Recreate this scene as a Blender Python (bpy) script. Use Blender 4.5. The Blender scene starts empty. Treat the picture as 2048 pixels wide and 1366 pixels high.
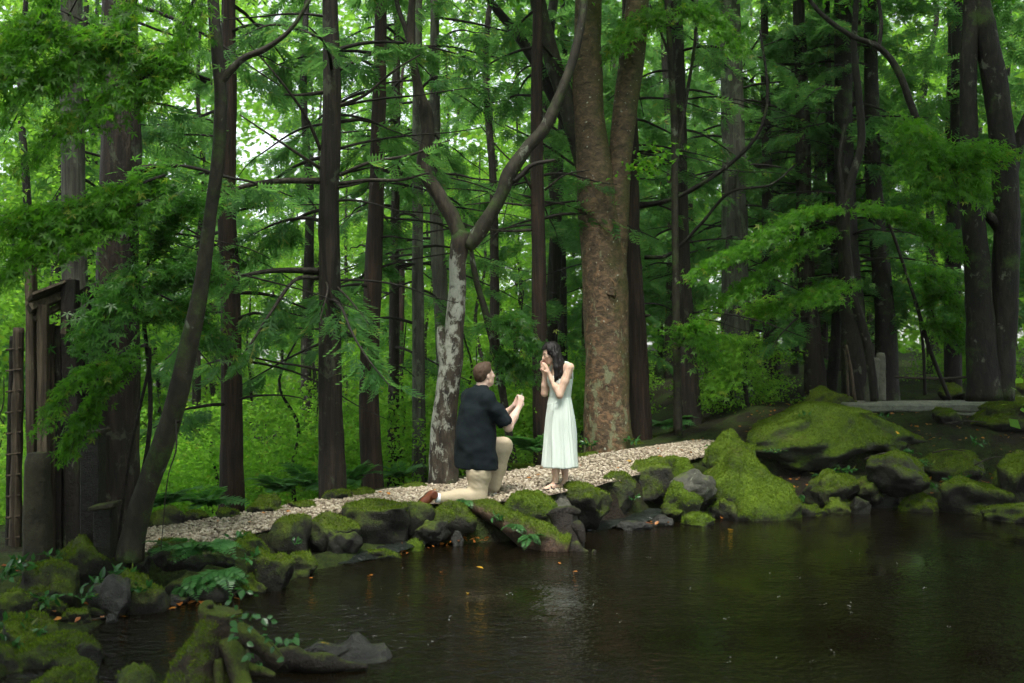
import bpy, math, random
import numpy as np
from mathutils import Vector

# ------------------------------------------------------------------ camera, sky, sun, exposure
SC = bpy.context.scene
COL = SC.collection
FPX = 1991.0                      # focal length in photograph pixels (35 mm on a 36 mm wide frame)
CZ = 1.6                          # eye height
cam_d = bpy.data.cameras.new('camera')
cam_d.lens = 35.0; cam_d.sensor_width = 36.0
cam_d.clip_start = 0.1; cam_d.clip_end = 600.0
cam_d.dof.use_dof = True; cam_d.dof.focus_distance = 10.6; cam_d.dof.aperture_fstop = 1.8
cam = bpy.data.objects.new('camera', cam_d); COL.objects.link(cam)
cam.location = (0, 0, CZ); cam.rotation_euler = (math.radians(90), 0, 0)
SC.camera = cam

SUN_AZ, SUN_EL = -170.0, 66.0      # degrees from +Y towards +X, elevation: high over the pond clearing
world = bpy.data.worlds.new('World'); SC.world = world; world.use_nodes = True
wn = world.node_tree; wn.nodes.clear()
sky = wn.nodes.new('ShaderNodeTexSky'); sky.sky_type = 'NISHITA'; sky.sun_disc = False
sky.sun_elevation = math.radians(SUN_EL); sky.sun_rotation = math.radians(SUN_AZ)
sky.air_density = 1.0; sky.dust_density = 1.0; sky.ozone_density = 1.0
hs = wn.nodes.new('ShaderNodeHueSaturation'); hs.inputs['Saturation'].default_value = 0.28
bg = wn.nodes.new('ShaderNodeBackground'); bg.inputs['Strength'].default_value = 0.1
wo = wn.nodes.new('ShaderNodeOutputWorld')
wn.links.new(sky.outputs[0], hs.inputs['Color']); wn.links.new(hs.outputs[0], bg.inputs[0]); wn.links.new(bg.outputs[0], wo.inputs[0])

sun_d = bpy.data.lights.new('sun', 'SUN'); sun_d.energy = 1.4; sun_d.angle = math.radians(20); sun_d.color = (1.0, 0.96, 0.88)
sun = bpy.data.objects.new('sun', sun_d); COL.objects.link(sun)
_a, _e = math.radians(SUN_AZ), math.radians(SUN_EL)
sdir = Vector((math.sin(_a) * math.cos(_e), math.cos(_a) * math.cos(_e), math.sin(_e)))
sun.rotation_euler = sdir.to_track_quat('Z', 'Y').to_euler(); sun.location = sdir * 60

SC.view_settings.view_transform = 'Standard'; SC.view_settings.look = 'None'
SC.view_settings.gamma = 1.0; SC.view_settings.use_curve_mapping = False
SC.view_settings.exposure = 1.95
SC.render.engine = 'CYCLES'
cy = SC.cycles
cy.use_adaptive_sampling = True; cy.adaptive_threshold = 0.04
cy.max_bounces = 5; cy.diffuse_bounces = 2; cy.glossy_bounces = 2; cy.transmission_bounces = 3; cy.transparent_max_bounces = 4
cy.volume_bounces = 0
cy.sample_clamp_indirect = 6.0; cy.use_denoising = True
cy.caustics_reflective = False; cy.caustics_refractive = False

# ------------------------------------------------------------------ helpers
def P(px, py, D):
    """a point seen at photograph pixel (px, py), D metres in front of the viewer"""
    return np.array([(px - 1024.0) / FPX * D, D, CZ - (py - 683.0) / FPX * D])

def hash3(i, j, k, seed):
    n = (i.astype(np.int64) * 374761393 + j.astype(np.int64) * 668265263 + k.astype(np.int64) * 2147483647 + seed * 974634547) & 0xffffffff
    n = ((n ^ (n >> 13)) * 1274126177) & 0xffffffff
    n = ((n ^ (n >> 16)) * 2246822519) & 0xffffffff
    n = n ^ (n >> 15)
    return (n & 0xffffff) / float(0xffffff) * 2.0 - 1.0

def vnoise(p, seed=0):
    p = np.asarray(p, float); f = np.floor(p); t = p - f; t = t * t * (3 - 2 * t)
    i, j, k = f[..., 0].astype(np.int64), f[..., 1].astype(np.int64), f[..., 2].astype(np.int64)
    r = 0
    for a in (0, 1):
        wa = t[..., 0] if a else 1 - t[..., 0]
        for b in (0, 1):
            wb = t[..., 1] if b else 1 - t[..., 1]
            for c in (0, 1):
                wc = t[..., 2] if c else 1 - t[..., 2]
                r = r + wa * wb * wc * hash3(i + a, j + b, k + c, seed)
    return r

def fbm(p, octaves=3, seed=0, gain=0.5):
    r, amp, fr = 0, 1.0, 1.0
    for o in range(octaves):
        r = r + amp * vnoise(np.asarray(p) * fr + o * 17.3, seed + o * 7); amp *= gain; fr *= 2.03
    return r

def sstep(a, b, x):
    t = np.clip((np.asarray(x, float) - a) / (b - a), 0, 1); return t * t * (3 - 2 * t)

def nrm(v):
    v = np.asarray(v, float); return v / np.maximum(np.linalg.norm(v, axis=-1, keepdims=True), 1e-9)

def mesh_data(name, verts, faces, smooth=True):
    """faces: an (n,k) array or a list of such arrays"""
    if not isinstance(faces, (list, tuple)): faces = [faces]
    faces = [np.asarray(f, np.int32) for f in faces if len(f)]
    m = bpy.data.meshes.new(name)
    verts = np.asarray(verts, np.float32)
    m.vertices.add(len(verts)); m.vertices.foreach_set('co', verts.ravel())
    loops = np.concatenate([f.ravel() for f in faces])
    sizes = np.concatenate([np.full(len(f), f.shape[1], np.int32) for f in faces])
    starts = np.concatenate([[0], np.cumsum(sizes)[:-1]]).astype(np.int32)
    m.loops.add(len(loops)); m.loops.foreach_set('vertex_index', loops)
    m.polygons.add(len(sizes)); m.polygons.foreach_set('loop_start', starts)
    m.polygons.foreach_set('use_smooth', np.full(len(sizes), bool(smooth)))
    m.update(calc_edges=True)
    return m

def link(name, me, mat=None, parent=None, loc=None):
    o = bpy.data.objects.new(name, me); COL.objects.link(o)
    if mat is not None and me is not None and len(me.materials) == 0: me.materials.append(mat)
    if parent is not None: o.parent = parent
    if loc is not None: o.location = [float(x) for x in loc]
    return o

def mk(name, verts, faces, mat, parent=None, origin=None, smooth=True):
    v = np.asarray(verts, float)
    if origin is not None: v = v - np.asarray(origin)
    o = link(name, mesh_data(name, v, faces, smooth), mat, parent)
    if origin is not None and parent is None: o.location = [float(x) for x in origin]
    return o

def empty(name, loc):
    o = bpy.data.objects.new(name, None); COL.objects.link(o); o.location = [float(x) for x in loc]; o.empty_display_size = 0.1
    return o

def tag(o, label=None, cat=None, group=None, kind=None):
    if label: o['label'] = label
    if cat: o['category'] = cat
    if group: o['group'] = group
    if kind: o['kind'] = kind
    return o

class MB:
    """collects pieces of one mesh"""
    def __init__(s): s.v = []; s.f = []; s.n = 0
    def add(s, v, faces):
        if not isinstance(faces, (list, tuple)): faces = [faces]
        v = np.asarray(v, float); s.v.append(v)
        for f in faces:
            if len(f): s.f.append(np.asarray(f) + s.n)
        s.n += len(v)
    def build(s, name, mat, parent=None, origin=None, smooth=True):
        by = {}
        for f in s.f: by.setdefault(f.shape[1], []).append(f)
        return mk(name, np.concatenate(s.v), [np.concatenate(x) for x in by.values()], mat, parent, origin, smooth)

def resample(pts, n):
    """Catmull-Rom through rows of pts, n samples"""
    pts = np.asarray(pts, float)
    if len(pts) == 2: pts = np.array([pts[0], (pts[0] + pts[1]) / 2, pts[1]])
    q = np.vstack([2 * pts[0] - pts[1], pts, 2 * pts[-1] - pts[-2]])
    L = np.concatenate([[0], np.cumsum(np.linalg.norm(np.diff(pts[:, :3], axis=0), axis=1))])
    s = np.linspace(0, L[-1], n); idx = np.clip(np.searchsorted(L, s, side='right') - 1, 0, len(pts) - 2)
    t = ((s - L[idx]) / np.maximum(L[idx + 1] - L[idx], 1e-9))[:, None]
    p0, p1, p2, p3 = q[idx], q[idx + 1], q[idx + 2], q[idx + 3]
    return 0.5 * (2 * p1 + (p2 - p0) * t + (2 * p0 - 5 * p1 + 4 * p2 - p3) * t * t + (3 * p1 - p0 - 3 * p2 + p3) * t ** 3)

def frames(c):
    t = nrm(np.gradient(c, axis=0)); n = np.zeros_like(c)
    ref = np.array([1., 0, 0]) if abs(t[0][0]) < 0.8 else np.array([0, 0, 1.])
    n[0] = nrm(ref - t[0] * ref.dot(t[0]))
    for i in range(1, len(c)):
        v = n[i - 1] - t[i] * n[i - 1].dot(t[i]); n[i] = nrm(v)
    return t, n, np.cross(t, n)

def tube(pts, rad, seg=8, n=None, rough=0.0, freq=3.0, seed=0, ridges=0, ridge_amp=0.0, flare=0.0, flare_h=0.4, cap=True, squash=1.0):
    """a round bar along pts with radius rad; returns verts, [quads, tris]"""
    pts = np.asarray(pts, float); rad = np.asarray(rad, float) * np.ones(len(pts))
    n = n or max(4, len(pts) * 3)
    a = resample(np.column_stack([pts, rad]), n); c, r = a[:, :3], np.maximum(a[:, 3], 0.001)
    t, u, w = frames(c)
    th = np.linspace(0, 2 * math.pi, seg, endpoint=False)
    R = r[:, None] * np.ones(seg)
    d = np.cos(th)[None, :, None] * u[:, None, :] + np.sin(th)[None, :, None] * w[:, None, :] * squash
    if flare:
        h = np.abs(c[:, 2] - c[0, 2]); k = flare * np.exp(-h / flare_h)
        R = R * (1 + k[:, None] * (0.75 + 0.6 * np.cos(5 * th + seed)[None] * np.sin(2 * th + seed * 2)[None]))
    if rough:
        p = c[:, None, :] + d * r[:, None, None]
        q = p * np.array([freq, freq, freq * 0.55])
        R = R * (1 + rough * fbm(q, 3, seed))
    if ridges:
        sh = vnoise(np.stack([np.zeros((n, seg)), np.zeros((n, seg)) + th[None] * 0, c[:, 2:3] * 1.3 * np.ones((1, seg))], -1), seed) * 0.5
        R = R * (1 + ridge_amp * np.sin(ridges * (th[None] + sh)) * (0.6 + 0.4 * vnoise(np.stack([th[None] * 2 * np.ones((n, 1)), c[:, 2:3] * 2.5 * np.ones((1, seg)), np.zeros((n, seg))], -1), seed + 3)))
    v = c[:, None, :] + d * R[:, :, None]
    v = v.reshape(-1, 3)
    i = np.arange(n - 1)[:, None] * seg; j = np.arange(seg)[None]; j2 = (j + 1) % seg
    quads = np.stack([i + j, i + j2, i + seg + j2, i + seg + j], -1).reshape(-1, 4)
    tris = np.zeros((0, 3), int)
    if cap:
        v = np.vstack([v, c[0], c[-1]]); b, e = len(v) - 2, len(v) - 1
        jj = np.arange(seg); k2 = (jj + 1) % seg; o = (n - 1) * seg
        tris = np.vstack([np.stack([np.full(seg, b), k2, jj], 1), np.stack([np.full(seg, e), o + jj, o + k2], 1)])
    return v, [quads, tris]

def boxv(size, bevel=0.0):
    """box centred on the origin with chamfered vertical and horizontal edges"""
    x, y, z = [s / 2 for s in size]; b = min(bevel, 0.45 * min(size))
    if b <= 0:
        v = np.array([[sx * x, sy * y, sz * z] for sx in (-1, 1) for sy in (-1, 1) for sz in (-1, 1)])
        f = np.array([[0, 1, 3, 2], [4, 6, 7, 5], [0, 4, 5, 1], [2, 3, 7, 6], [0, 2, 6, 4], [1, 5, 7, 3]])
        return v, [f]
    ring = [(-x + b, -y), (x - b, -y), (x, -y + b), (x, y - b), (x - b, y), (-x + b, y), (-x, y - b), (-x, -y + b)]
    ins = [(a * (x - b) / x, c * (y - b) / y) for a, c in ring]
    v = [(a, c, -z) for a, c in ins] + [(a, c, -z + b) for a, c in ring] + [(a, c, z - b) for a, c in ring] + [(a, c, z) for a, c in ins]
    q = []
    for L in range(3):
        for k in range(8):
            q.append((L * 8 + k, L * 8 + (k + 1) % 8, L * 8 + 8 + (k + 1) % 8, L * 8 + 8 + k))
    v = np.array(v + [(0, 0, -z), (0, 0, z)])
    t = [(32, (k + 1) % 8, k) for k in range(8)] + [(33, 24 + k, 24 + (k + 1) % 8) for k in range(8)]
    return v, [np.array(q), np.array(t)]

def rotz(v, a):
    c, s = math.cos(a), math.sin(a); v = np.asarray(v, float)
    return np.column_stack([v[:, 0] * c - v[:, 1] * s, v[:, 0] * s + v[:, 1] * c, v[:, 2]])

_ICO = {}
def ico(sub):
    if sub not in _ICO:
        import bmesh
        bm = bmesh.new(); bmesh.ops.create_icosphere(bm, subdivisions=sub, radius=1.0)
        v = np.array([x.co for x in bm.verts]); f = np.array([[a.index for a in q.verts] for q in bm.faces]); bm.free()
        _ICO[sub] = (v, f)
    return _ICO[sub]

# ------------------------------------------------------------------ materials
def srgb(r, g, b): return (r, g, b, 1.0)

class NT:
    """small node-tree writer"""
    def __init__(s, name):
        s.m = bpy.data.materials.new(name); s.m.use_nodes = True; s.t = s.m.node_tree; s.t.nodes.clear()
        s.out = s.t.nodes.new('ShaderNodeOutputMaterial')
    def n(s, typ, ins=None, **kw):
        nd = s.t.nodes.new('ShaderNode' + typ)
        for k, v in kw.items(): setattr(nd, k, v)
        for k, v in (ins or {}).items():
            sock = nd.inputs[k]
            if isinstance(v, bpy.types.NodeSocket): s.t.links.new(v, sock)
            elif isinstance(v, bpy.types.Node): s.t.links.new(v.outputs[0], sock)
            else: sock.default_value = v
        return nd
    def coord(s, scale=(1, 1, 1), which='Object'):
        tc = s.n('TexCoord'); mp = s.n('Mapping', {'Vector': tc.outputs[which], 'Scale': scale}); return mp.outputs[0]
    def noise(s, vec, scale, detail=4.0, rough=0.55, dist=0.0):
        return s.n('TexNoise', {'Vector': vec, 'Scale': scale, 'Detail': detail, 'Roughness': rough, 'Distortion': dist}).outputs[0]
    def ramp(s, fac, stops, interp='LINEAR'):
        nd = s.n('ValToRGB', {'Fac': fac}); cr = nd.color_ramp; cr.interpolation = interp
        while len(cr.elements) < len(stops): cr.elements.new(0.5)
        for e, (p, c) in zip(cr.elements, stops):
            e.position = p; e.color = c if isinstance(c, (tuple, list)) else (c, c, c, 1)
        return nd.outputs[0]
    def mix(s, fac, a, b, typ='MIX'):
        nd = s.n('Mix', data_type='RGBA', blend_type=typ)
        for sock, v in ((nd.inputs[0], fac), (nd.inputs[6], a), (nd.inputs[7], b)):
            if isinstance(v, bpy.types.NodeSocket): s.t.links.new(v, sock)
            else: sock.default_value = v
        return nd.outputs[2]
    def math(s, op, a, b=0.0, c=None):
        nd = s.n('Math', operation=op); nd.use_clamp = False
        for i, v in enumerate((a, b, c)):
            if v is None: continue
            if isinstance(v, bpy.types.NodeSocket): s.t.links.new(v, nd.inputs[i])
            else: nd.inputs[i].default_value = v
        return nd.outputs[0]
    def bump(s, h, strength=0.5, dist=0.02, normal=None):
        d = {'Height': h, 'Strength': strength, 'Distance': dist}
        if normal is not None: d['Normal'] = normal
        return s.n('Bump', d).outputs[0]
    def pbsdf(s, **ins):
        nd = s.n('BsdfPrincipled')
        names = {'color': 'Base Color', 'rough': 'Roughness', 'spec': 'Specular IOR Level', 'normal': 'Normal', 'ior': 'IOR', 'metal': 'Metallic',
                 'sss': 'Subsurface Weight', 'sheen': 'Sheen Weight', 'coat': 'Coat Weight', 'trans': 'Transmission Weight'}
        for k, v in ins.items():
            sock = nd.inputs[names[k]]
            if isinstance(v, bpy.types.NodeSocket): s.t.links.new(v, sock)
            else: sock.default_value = v
        return nd.outputs[0]
    def surf(s, sh):
        s.t.links.new(sh, s.out.inputs['Surface']); return s.m

M = {}
def leaf_mat(name, dark, light, trans, tw=0.45, rough=0.42, spec=0.35, odd=0.6):
    w = NT(name)
    g = w.n('NewGeometry')
    nz = w.noise(w.coord((1, 1, 1)), 0.9, 2.0)
    f = w.math('ADD', w.math('MULTIPLY', g.outputs['Random Per Island'], 0.65), w.math('MULTIPLY', nz, 0.4))
    col = w.ramp(f, [(0.2, dark), (0.8, light)])
    col = w.mix(w.ramp(g.outputs['Random Per Island'], [(0.955, 0), (0.96, odd)], 'CONSTANT'), col, (0.22, 0.20, 0.03, 1))
    tcol = w.mix(0.5, trans, w.mix(1.0, col, (2.2, 2.2, 1.3, 1), 'MULTIPLY'))
    a = w.pbsdf(color=col, rough=rough, spec=spec)
    b = w.n('BsdfTranslucent', {'Color': tcol}).outputs[0]
    mx = w.n('MixShader', {0: tw, 1: a, 2: b})
    M[name] = w.surf(mx.outputs[0])
leaf_mat('maple_leaf', (0.026, 0.095, 0.008, 1), (0.080, 0.215, 0.014, 1), (0.15, 0.44, 0.025, 1), 0.52, 0.45, 0.22)
leaf_mat('broad_leaf', (0.022, 0.085, 0.016, 1), (0.062, 0.175, 0.028, 1), (0.14, 0.40, 0.045, 1), 0.5, 0.4, 0.3)
leaf_mat('bright_leaf', (0.060, 0.165, 0.020, 1), (0.150, 0.320, 0.032, 1), (0.36, 0.66, 0.07, 1), 0.58, 0.5, 0.18)
leaf_mat('cypress', (0.020, 0.074, 0.020, 1), (0.055, 0.150, 0.042, 1), (0.24, 0.52, 0.12, 1), 0.55, 0.55, 0.18)
leaf_mat('cypress_far', (0.022, 0.080, 0.022, 1), (0.062, 0.165, 0.045, 1), (0.27, 0.56, 0.13, 1), 0.55, 0.55, 0.15)
leaf_mat('fern_leaf', (0.03, 0.11, 0.03, 1), (0.07, 0.19, 0.05, 1), (0.10, 0.28, 0.05, 1), 0.4, 0.35, 0.45)
leaf_mat('glossy_leaf', (0.02, 0.08, 0.02, 1), (0.05, 0.16, 0.04, 1), (0.08, 0.22, 0.04, 1), 0.3, 0.22, 0.5)
leaf_mat('moss_tuft', (0.032, 0.062, 0.003, 1), (0.15, 0.225, 0.011, 1), (0.2, 0.3, 0.015, 1), 0.35, 0.6, 0.2)
leaf_mat('dead_leaf', (0.22, 0.06, 0.012, 1), (0.50, 0.20, 0.03, 1), (0.35, 0.15, 0.02, 1), 0.2, 0.4, 0.35)
leaf_mat('yellow_leaf', (0.55, 0.28, 0.02, 1), (0.7, 0.42, 0.04, 1), (0.5, 0.3, 0.02, 1), 0.2, 0.4, 0.35)
leaf_mat('rust_leaf', (0.12, 0.05, 0.02, 1), (0.26, 0.10, 0.03, 1), (0.3, 0.12, 0.02, 1), 0.4, 0.5, 0.2)

def bark_mat(name, dark, mid, light, lichen=None, lich_amt=0.0, moss=0.0, vs=0.16, scale=14.0, bump=0.9, dist=0.03):
    w = NT(name)
    v = w.coord((1, 1, vs)); v1 = w.coord((1, 1, 1))
    n1 = w.noise(v, scale, 6.0, 0.62, 0.6); n2 = w.noise(v1, 2.2, 3.0)
    n3 = w.noise(v1, 40.0, 3.0)
    f = w.math('ADD', w.math('MULTIPLY', n1, 0.75), w.math('MULTIPLY', n2, 0.28))
    col = w.ramp(f, [(0.36, dark), (0.52, mid), (0.68, light)])
    if lichen:
        n4 = w.noise(w.coord((1, 1, 0.7)), 5.0, 6.0, 0.7, 0.3)
        lf = w.ramp(n4, [(0.60 - lich_amt * 0.2, 0), (0.66 - lich_amt * 0.2, 1)])
        col = w.mix(lf, col, w.mix(n3, lichen, tuple(c * 0.6 for c in lichen[:3]) + (1,)))
    if moss:
        n5 = w.noise(v1, 3.1, 5.0, 0.6)
        mf = w.ramp(n5, [(0.62 - moss * 0.3, 0), (0.78 - moss * 0.3, 1)])
        col = w.mix(mf, col, w.ramp(n3, [(0.3, (0.018, 0.04, 0.006, 1)), (0.7, (0.05, 0.085, 0.012, 1))]))
    h = w.math('ADD', n1, w.math('MULTIPLY', n3, 0.25))
    M[name] = w.surf(w.pbsdf(color=col, rough=0.72, spec=0.3, normal=w.bump(h, bump, dist)))
bark_mat('bark_cypress', (0.0044, 0.0033, 0.0022, 1), (0.0165, 0.0116, 0.0077, 1), (0.0468, 0.0341, 0.0231, 1), (0.07, 0.078, 0.05, 1), 0.2, vs=0.07, scale=22)
bark_mat('bark_grey', (0.0180, 0.0156, 0.0120, 1), (0.0600, 0.0600, 0.0450, 1), (0.1140, 0.1200, 0.0900, 1), (0.13, 0.15, 0.10, 1), 0.35, vs=0.08, scale=20)
bark_mat('bark_red', (0.0060, 0.0036, 0.0024, 1), (0.0228, 0.0132, 0.0078, 1), (0.0600, 0.0348, 0.0216, 1), None, 0, vs=0.06, scale=24)
bark_mat('bark_maple', (0.0074, 0.0062, 0.0037, 1), (0.0217, 0.0186, 0.0112, 1), (0.0434, 0.0384, 0.0236, 1), (0.17, 0.19, 0.14, 1), 0.04, 0.35, vs=0.5, scale=12, bump=0.5)
bark_mat('bark_dark', (0.0030, 0.0024, 0.0018, 1), (0.0096, 0.0072, 0.0048, 1), (0.0228, 0.0180, 0.0120, 1), (0.13, 0.14, 0.10, 1), 0.0, 0.2, vs=0.3, scale=16)
bark_mat('bark_twig', (0.0036, 0.0030, 0.0018, 1), (0.0120, 0.0090, 0.0060, 1), (0.0300, 0.0252, 0.0180, 1), None, 0, vs=1, scale=30, bump=0.3)
bark_mat('bark_branch', (0.0084, 0.0063, 0.0042, 1), (0.0315, 0.0252, 0.0182, 1), (0.0910, 0.0805, 0.0630, 1), None, 0, vs=1, scale=18, bump=0.5)
bark_mat('old_wood', (0.0098, 0.0070, 0.0042, 1), (0.0525, 0.0392, 0.0238, 1), (0.1330, 0.1050, 0.0700, 1), (0.10, 0.12, 0.06, 1), 0.05, vs=0.05, scale=30, bump=0.8)
bark_mat('rotten_wood', (0.02, 0.010, 0.006, 1), (0.085, 0.045, 0.026, 1), (0.20, 0.12, 0.075, 1), None, 0, 0.2, vs=1, scale=16, bump=0.9)

# white lichened bark of the forked tree
w = NT('bark_lichen'); v1 = w.coord((1, 1, 1)); vz = w.coord((1, 1, 0.55))
base = w.ramp(w.noise(w.coord((1, 1, 0.3)), 16, 5), [(0.35, (0.014, 0.011, 0.008, 1)), (0.6, (0.055, 0.043, 0.03, 1)), (0.75, (0.10, 0.085, 0.06, 1))])
patch = w.noise(vz, 9.0, 7, 0.7, 0.4); fine = w.noise(v1, 45, 3)
geo = w.n('NewGeometry'); sep = w.n('SeparateXYZ', {0: geo.outputs['Normal']}); pos = w.n('SeparateXYZ', {0: w.coord((1, 1, 1))})
side = w.math('MULTIPLY', sep.outputs[0], -0.07)
hgt = w.n('MapRange', {'Value': pos.outputs[2], 'From Min': 0.1, 'From Max': 2.0, 'To Min': -0.10, 'To Max': 0.05}).outputs[0]
upk = w.n('MapRange', {'Value': pos.outputs[2], 'From Min': 2.55, 'From Max': 2.95, 'To Min': 0.0, 'To Max': -0.3}).outputs[0]
pf = w.math('ADD', w.math('ADD', w.math('ADD', patch, side), w.math('MULTIPLY', w.math('SUBTRACT', fine, 0.5), 0.12)), w.math('ADD', hgt, upk))
col = w.mix(w.ramp(pf, [(0.475, 0), (0.56, 1)]), base, w.mix(fine, (0.40, 0.41, 0.35, 1), (0.19, 0.20, 0.16, 1)))
mo = w.noise(v1, 3.0, 4)
col = w.mix(w.ramp(w.math('ADD', mo, w.math('MULTIPLY', sep.outputs[2], 0.3)), [(0.62, 0), (0.75, 1)]), col, (0.03, 0.055, 0.01, 1))
M['bark_lichen'] = w.surf(w.pbsdf(color=col, rough=0.75, spec=0.3, normal=w.bump(w.math('ADD', patch, w.math('MULTIPLY', fine, 0.3)), 0.7, 0.03)))

# flaking brown bark of the big forked trunk: tan scales, grey-green lichen, moss on one side
w = NT('bark_plane'); v1 = w.coord((1, 1, 1))
base = w.ramp(w.noise(w.coord((1, 1, 1.6)), 9, 6, 0.65, 0.8), [(0.33, (0.035, 0.024, 0.014, 1)), (0.5, (0.095, 0.066, 0.038, 1)), (0.66, (0.19, 0.125, 0.07, 1))])
pos = w.n('SeparateXYZ', {0: w.coord((1, 1, 1))})
low = w.n('MapRange', {'Value': pos.outputs[2], 'From Min': 1.0, 'From Max': 4.2, 'To Min': 0.05, 'To Max': -0.07}).outputs[0]
sc1 = w.noise(w.coord((1, 1, 1.1)), 7.5, 8, 0.75, 0.9)
col = w.mix(w.ramp(w.math('ADD', sc1, low), [(0.54, 0), (0.66, 0.8)]), base, (0.28, 0.16, 0.085, 1))
li = w.noise(w.coord((1.3, 1.3, 0.7)), 5.5, 7, 0.7, 0.3)
col = w.mix(w.ramp(w.math('ADD', li, low), [(0.59, 0), (0.64, 0.85)]), col, (0.21, 0.23, 0.13, 1))
geo = w.n('NewGeometry'); sep = w.n('SeparateXYZ', {0: geo.outputs['Normal']})
mo = w.noise(v1, 2.4, 5, 0.6)
upm = w.n('MapRange', {'Value': pos.outputs[2], 'From Min': 2.0, 'From Max': 5.0, 'To Min': 0.0, 'To Max': 0.13}).outputs[0]
mfac = w.ramp(w.math('ADD', w.math('ADD', mo, w.math('MULTIPLY', sep.outputs[0], 0.22)), upm), [(0.60, 0), (0.78, 0.85)])
col = w.mix(mfac, col, w.ramp(w.noise(v1, 30, 3), [(0.3, (0.03, 0.034, 0.010, 1)), (0.7, (0.085, 0.085, 0.02, 1))]))
sp = w.noise(v1, 24, 2); col = w.mix(w.ramp(sp, [(0.70, 0), (0.73, 1)]), col, (0.42, 0.43, 0.34, 1))
M['bark_plane'] = w.surf(w.pbsdf(color=col, rough=0.7, spec=0.3, normal=w.bump(w.math('ADD', sc1, w.math('MULTIPLY', w.noise(v1, 22, 4), 0.4)), 0.8, 0.035)))

def rock_mat(name, dark, light, lo, hi, mossd=(0.014, 0.028, 0.002, 1), mossl=(0.10, 0.150, 0.008, 1), wet=0.55, spots=False):
    """stone whose upward faces carry moss; lo..hi is where the moss starts"""
    w = NT(name); tc = w.n('TexCoord'); g = w.n('NewGeometry'); gp = g.outputs['Position']
    n1 = w.noise(gp, 7.0, 6, 0.65); n2 = w.noise(gp, 26.0, 5, 0.7); n3 = w.noise(gp, 3.0, 4, 0.6); n4 = w.noise(gp, 90.0, 3, 0.6)
    col = w.ramp(w.math('ADD', w.math('MULTIPLY', n1, 0.6), w.math('MULTIPLY', n2, 0.4)), [(0.36, dark), (0.64, light)])
    if spots:
        col = w.mix(w.ramp(w.noise(gp, 8.5, 5, 0.6), [(0.64, 0), (0.67, 1)]), col, (0.36, 0.40, 0.30, 1))
    sep = w.n('SeparateXYZ', {0: g.outputs['Normal']})
    f = w.math('ADD', sep.outputs[2], w.math('ADD', w.math('MULTIPLY', w.math('SUBTRACT', n3, 0.5), 1.7), w.math('MULTIPLY', w.math('SUBTRACT', n2, 0.5), 0.8)))
    mf = w.n('MapRange', {'Value': f, 'From Min': lo, 'From Max': hi}).outputs[0]
    mt = w.math('ADD', w.math('MULTIPLY', n2, 0.55), w.math('MULTIPLY', n3, 0.5))
    mcol = w.ramp(mt, [(0.36, mossd), (0.66, mossl)])
    mcol = w.mix(w.ramp(w.noise(gp, 4.7, 4, 0.6), [(0.55, 0), (0.72, 0.6)]), mcol, (0.085, 0.085, 0.02, 1))
    c = w.mix(mf, col, mcol)
    h = w.math('ADD', w.math('MULTIPLY', n2, 0.6), w.math('ADD', w.math('MULTIPLY', n1, 0.7), w.math('MULTIPLY', n4, 0.35)))
    ro = w.n('MapRange', {'Value': mf, 'To Min': wet, 'To Max': 0.9}).outputs[0]
    M[name] = w.surf(w.pbsdf(color=c, rough=ro, spec=0.35, normal=w.bump(h, 1.0, 0.035)))
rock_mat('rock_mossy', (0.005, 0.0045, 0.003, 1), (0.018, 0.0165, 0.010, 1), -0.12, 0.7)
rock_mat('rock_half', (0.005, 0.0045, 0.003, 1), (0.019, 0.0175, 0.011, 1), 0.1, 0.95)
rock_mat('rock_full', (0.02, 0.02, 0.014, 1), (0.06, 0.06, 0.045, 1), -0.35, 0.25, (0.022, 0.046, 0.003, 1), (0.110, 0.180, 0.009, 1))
rock_mat('rock_bare', (0.010, 0.010, 0.009, 1), (0.05, 0.05, 0.044, 1), 0.95, 1.5, wet=0.32)
rock_mat('rock_lichen', (0.03, 0.03, 0.024, 1), (0.11, 0.11, 0.085, 1), 0.75, 1.25, spots=True)
rock_mat('stone_pale', (0.055, 0.06, 0.042, 1), (0.15, 0.155, 0.115, 1), 0.9, 1.5, wet=0.6)
rock_mat('stone_moss', (0.012, 0.011, 0.005, 1), (0.055, 0.048, 0.026, 1), 0.8, 1.5, wet=0.7)
rock_mat('stone_slab', (0.10, 0.11, 0.085, 1), (0.24, 0.25, 0.20, 1), 1.35, 1.9, wet=0.5)
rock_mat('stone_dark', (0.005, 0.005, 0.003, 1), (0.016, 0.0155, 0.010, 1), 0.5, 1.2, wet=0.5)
rock_mat('wet_wood', (0.004, 0.003, 0.0015, 1), (0.020, 0.013, 0.008, 1), 0.7, 1.3, wet=0.5)

# forest floor
w = NT('forest_floor'); g = w.n('NewGeometry'); gp = g.outputs['Position']
n1 = w.noise(gp, 1.3, 5, 0.6); n2 = w.noise(gp, 14, 5, 0.7); n3 = w.noise(gp, 50, 3)
soil = w.ramp(w.math('ADD', w.math('MULTIPLY', n2, 0.6), w.math('MULTIPLY', n3, 0.4)), [(0.35, (0.007, 0.005, 0.003, 1)), (0.55, (0.020, 0.014, 0.008, 1)), (0.7, (0.05, 0.034, 0.018, 1))])
moss = w.ramp(n2, [(0.3, (0.008, 0.016, 0.002, 1)), (0.7, (0.045, 0.07, 0.008, 1))])
c = w.mix(w.ramp(w.math('ADD', n1, w.math('MULTIPLY', n3, 0.15)), [(0.48, 0), (0.62, 1)]), soil, moss)
M['forest_floor'] = w.surf(w.pbsdf(color=c, rough=0.85, spec=0.25, normal=w.bump(w.math('ADD', n2, n3), 0.9, 0.05)))

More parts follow.
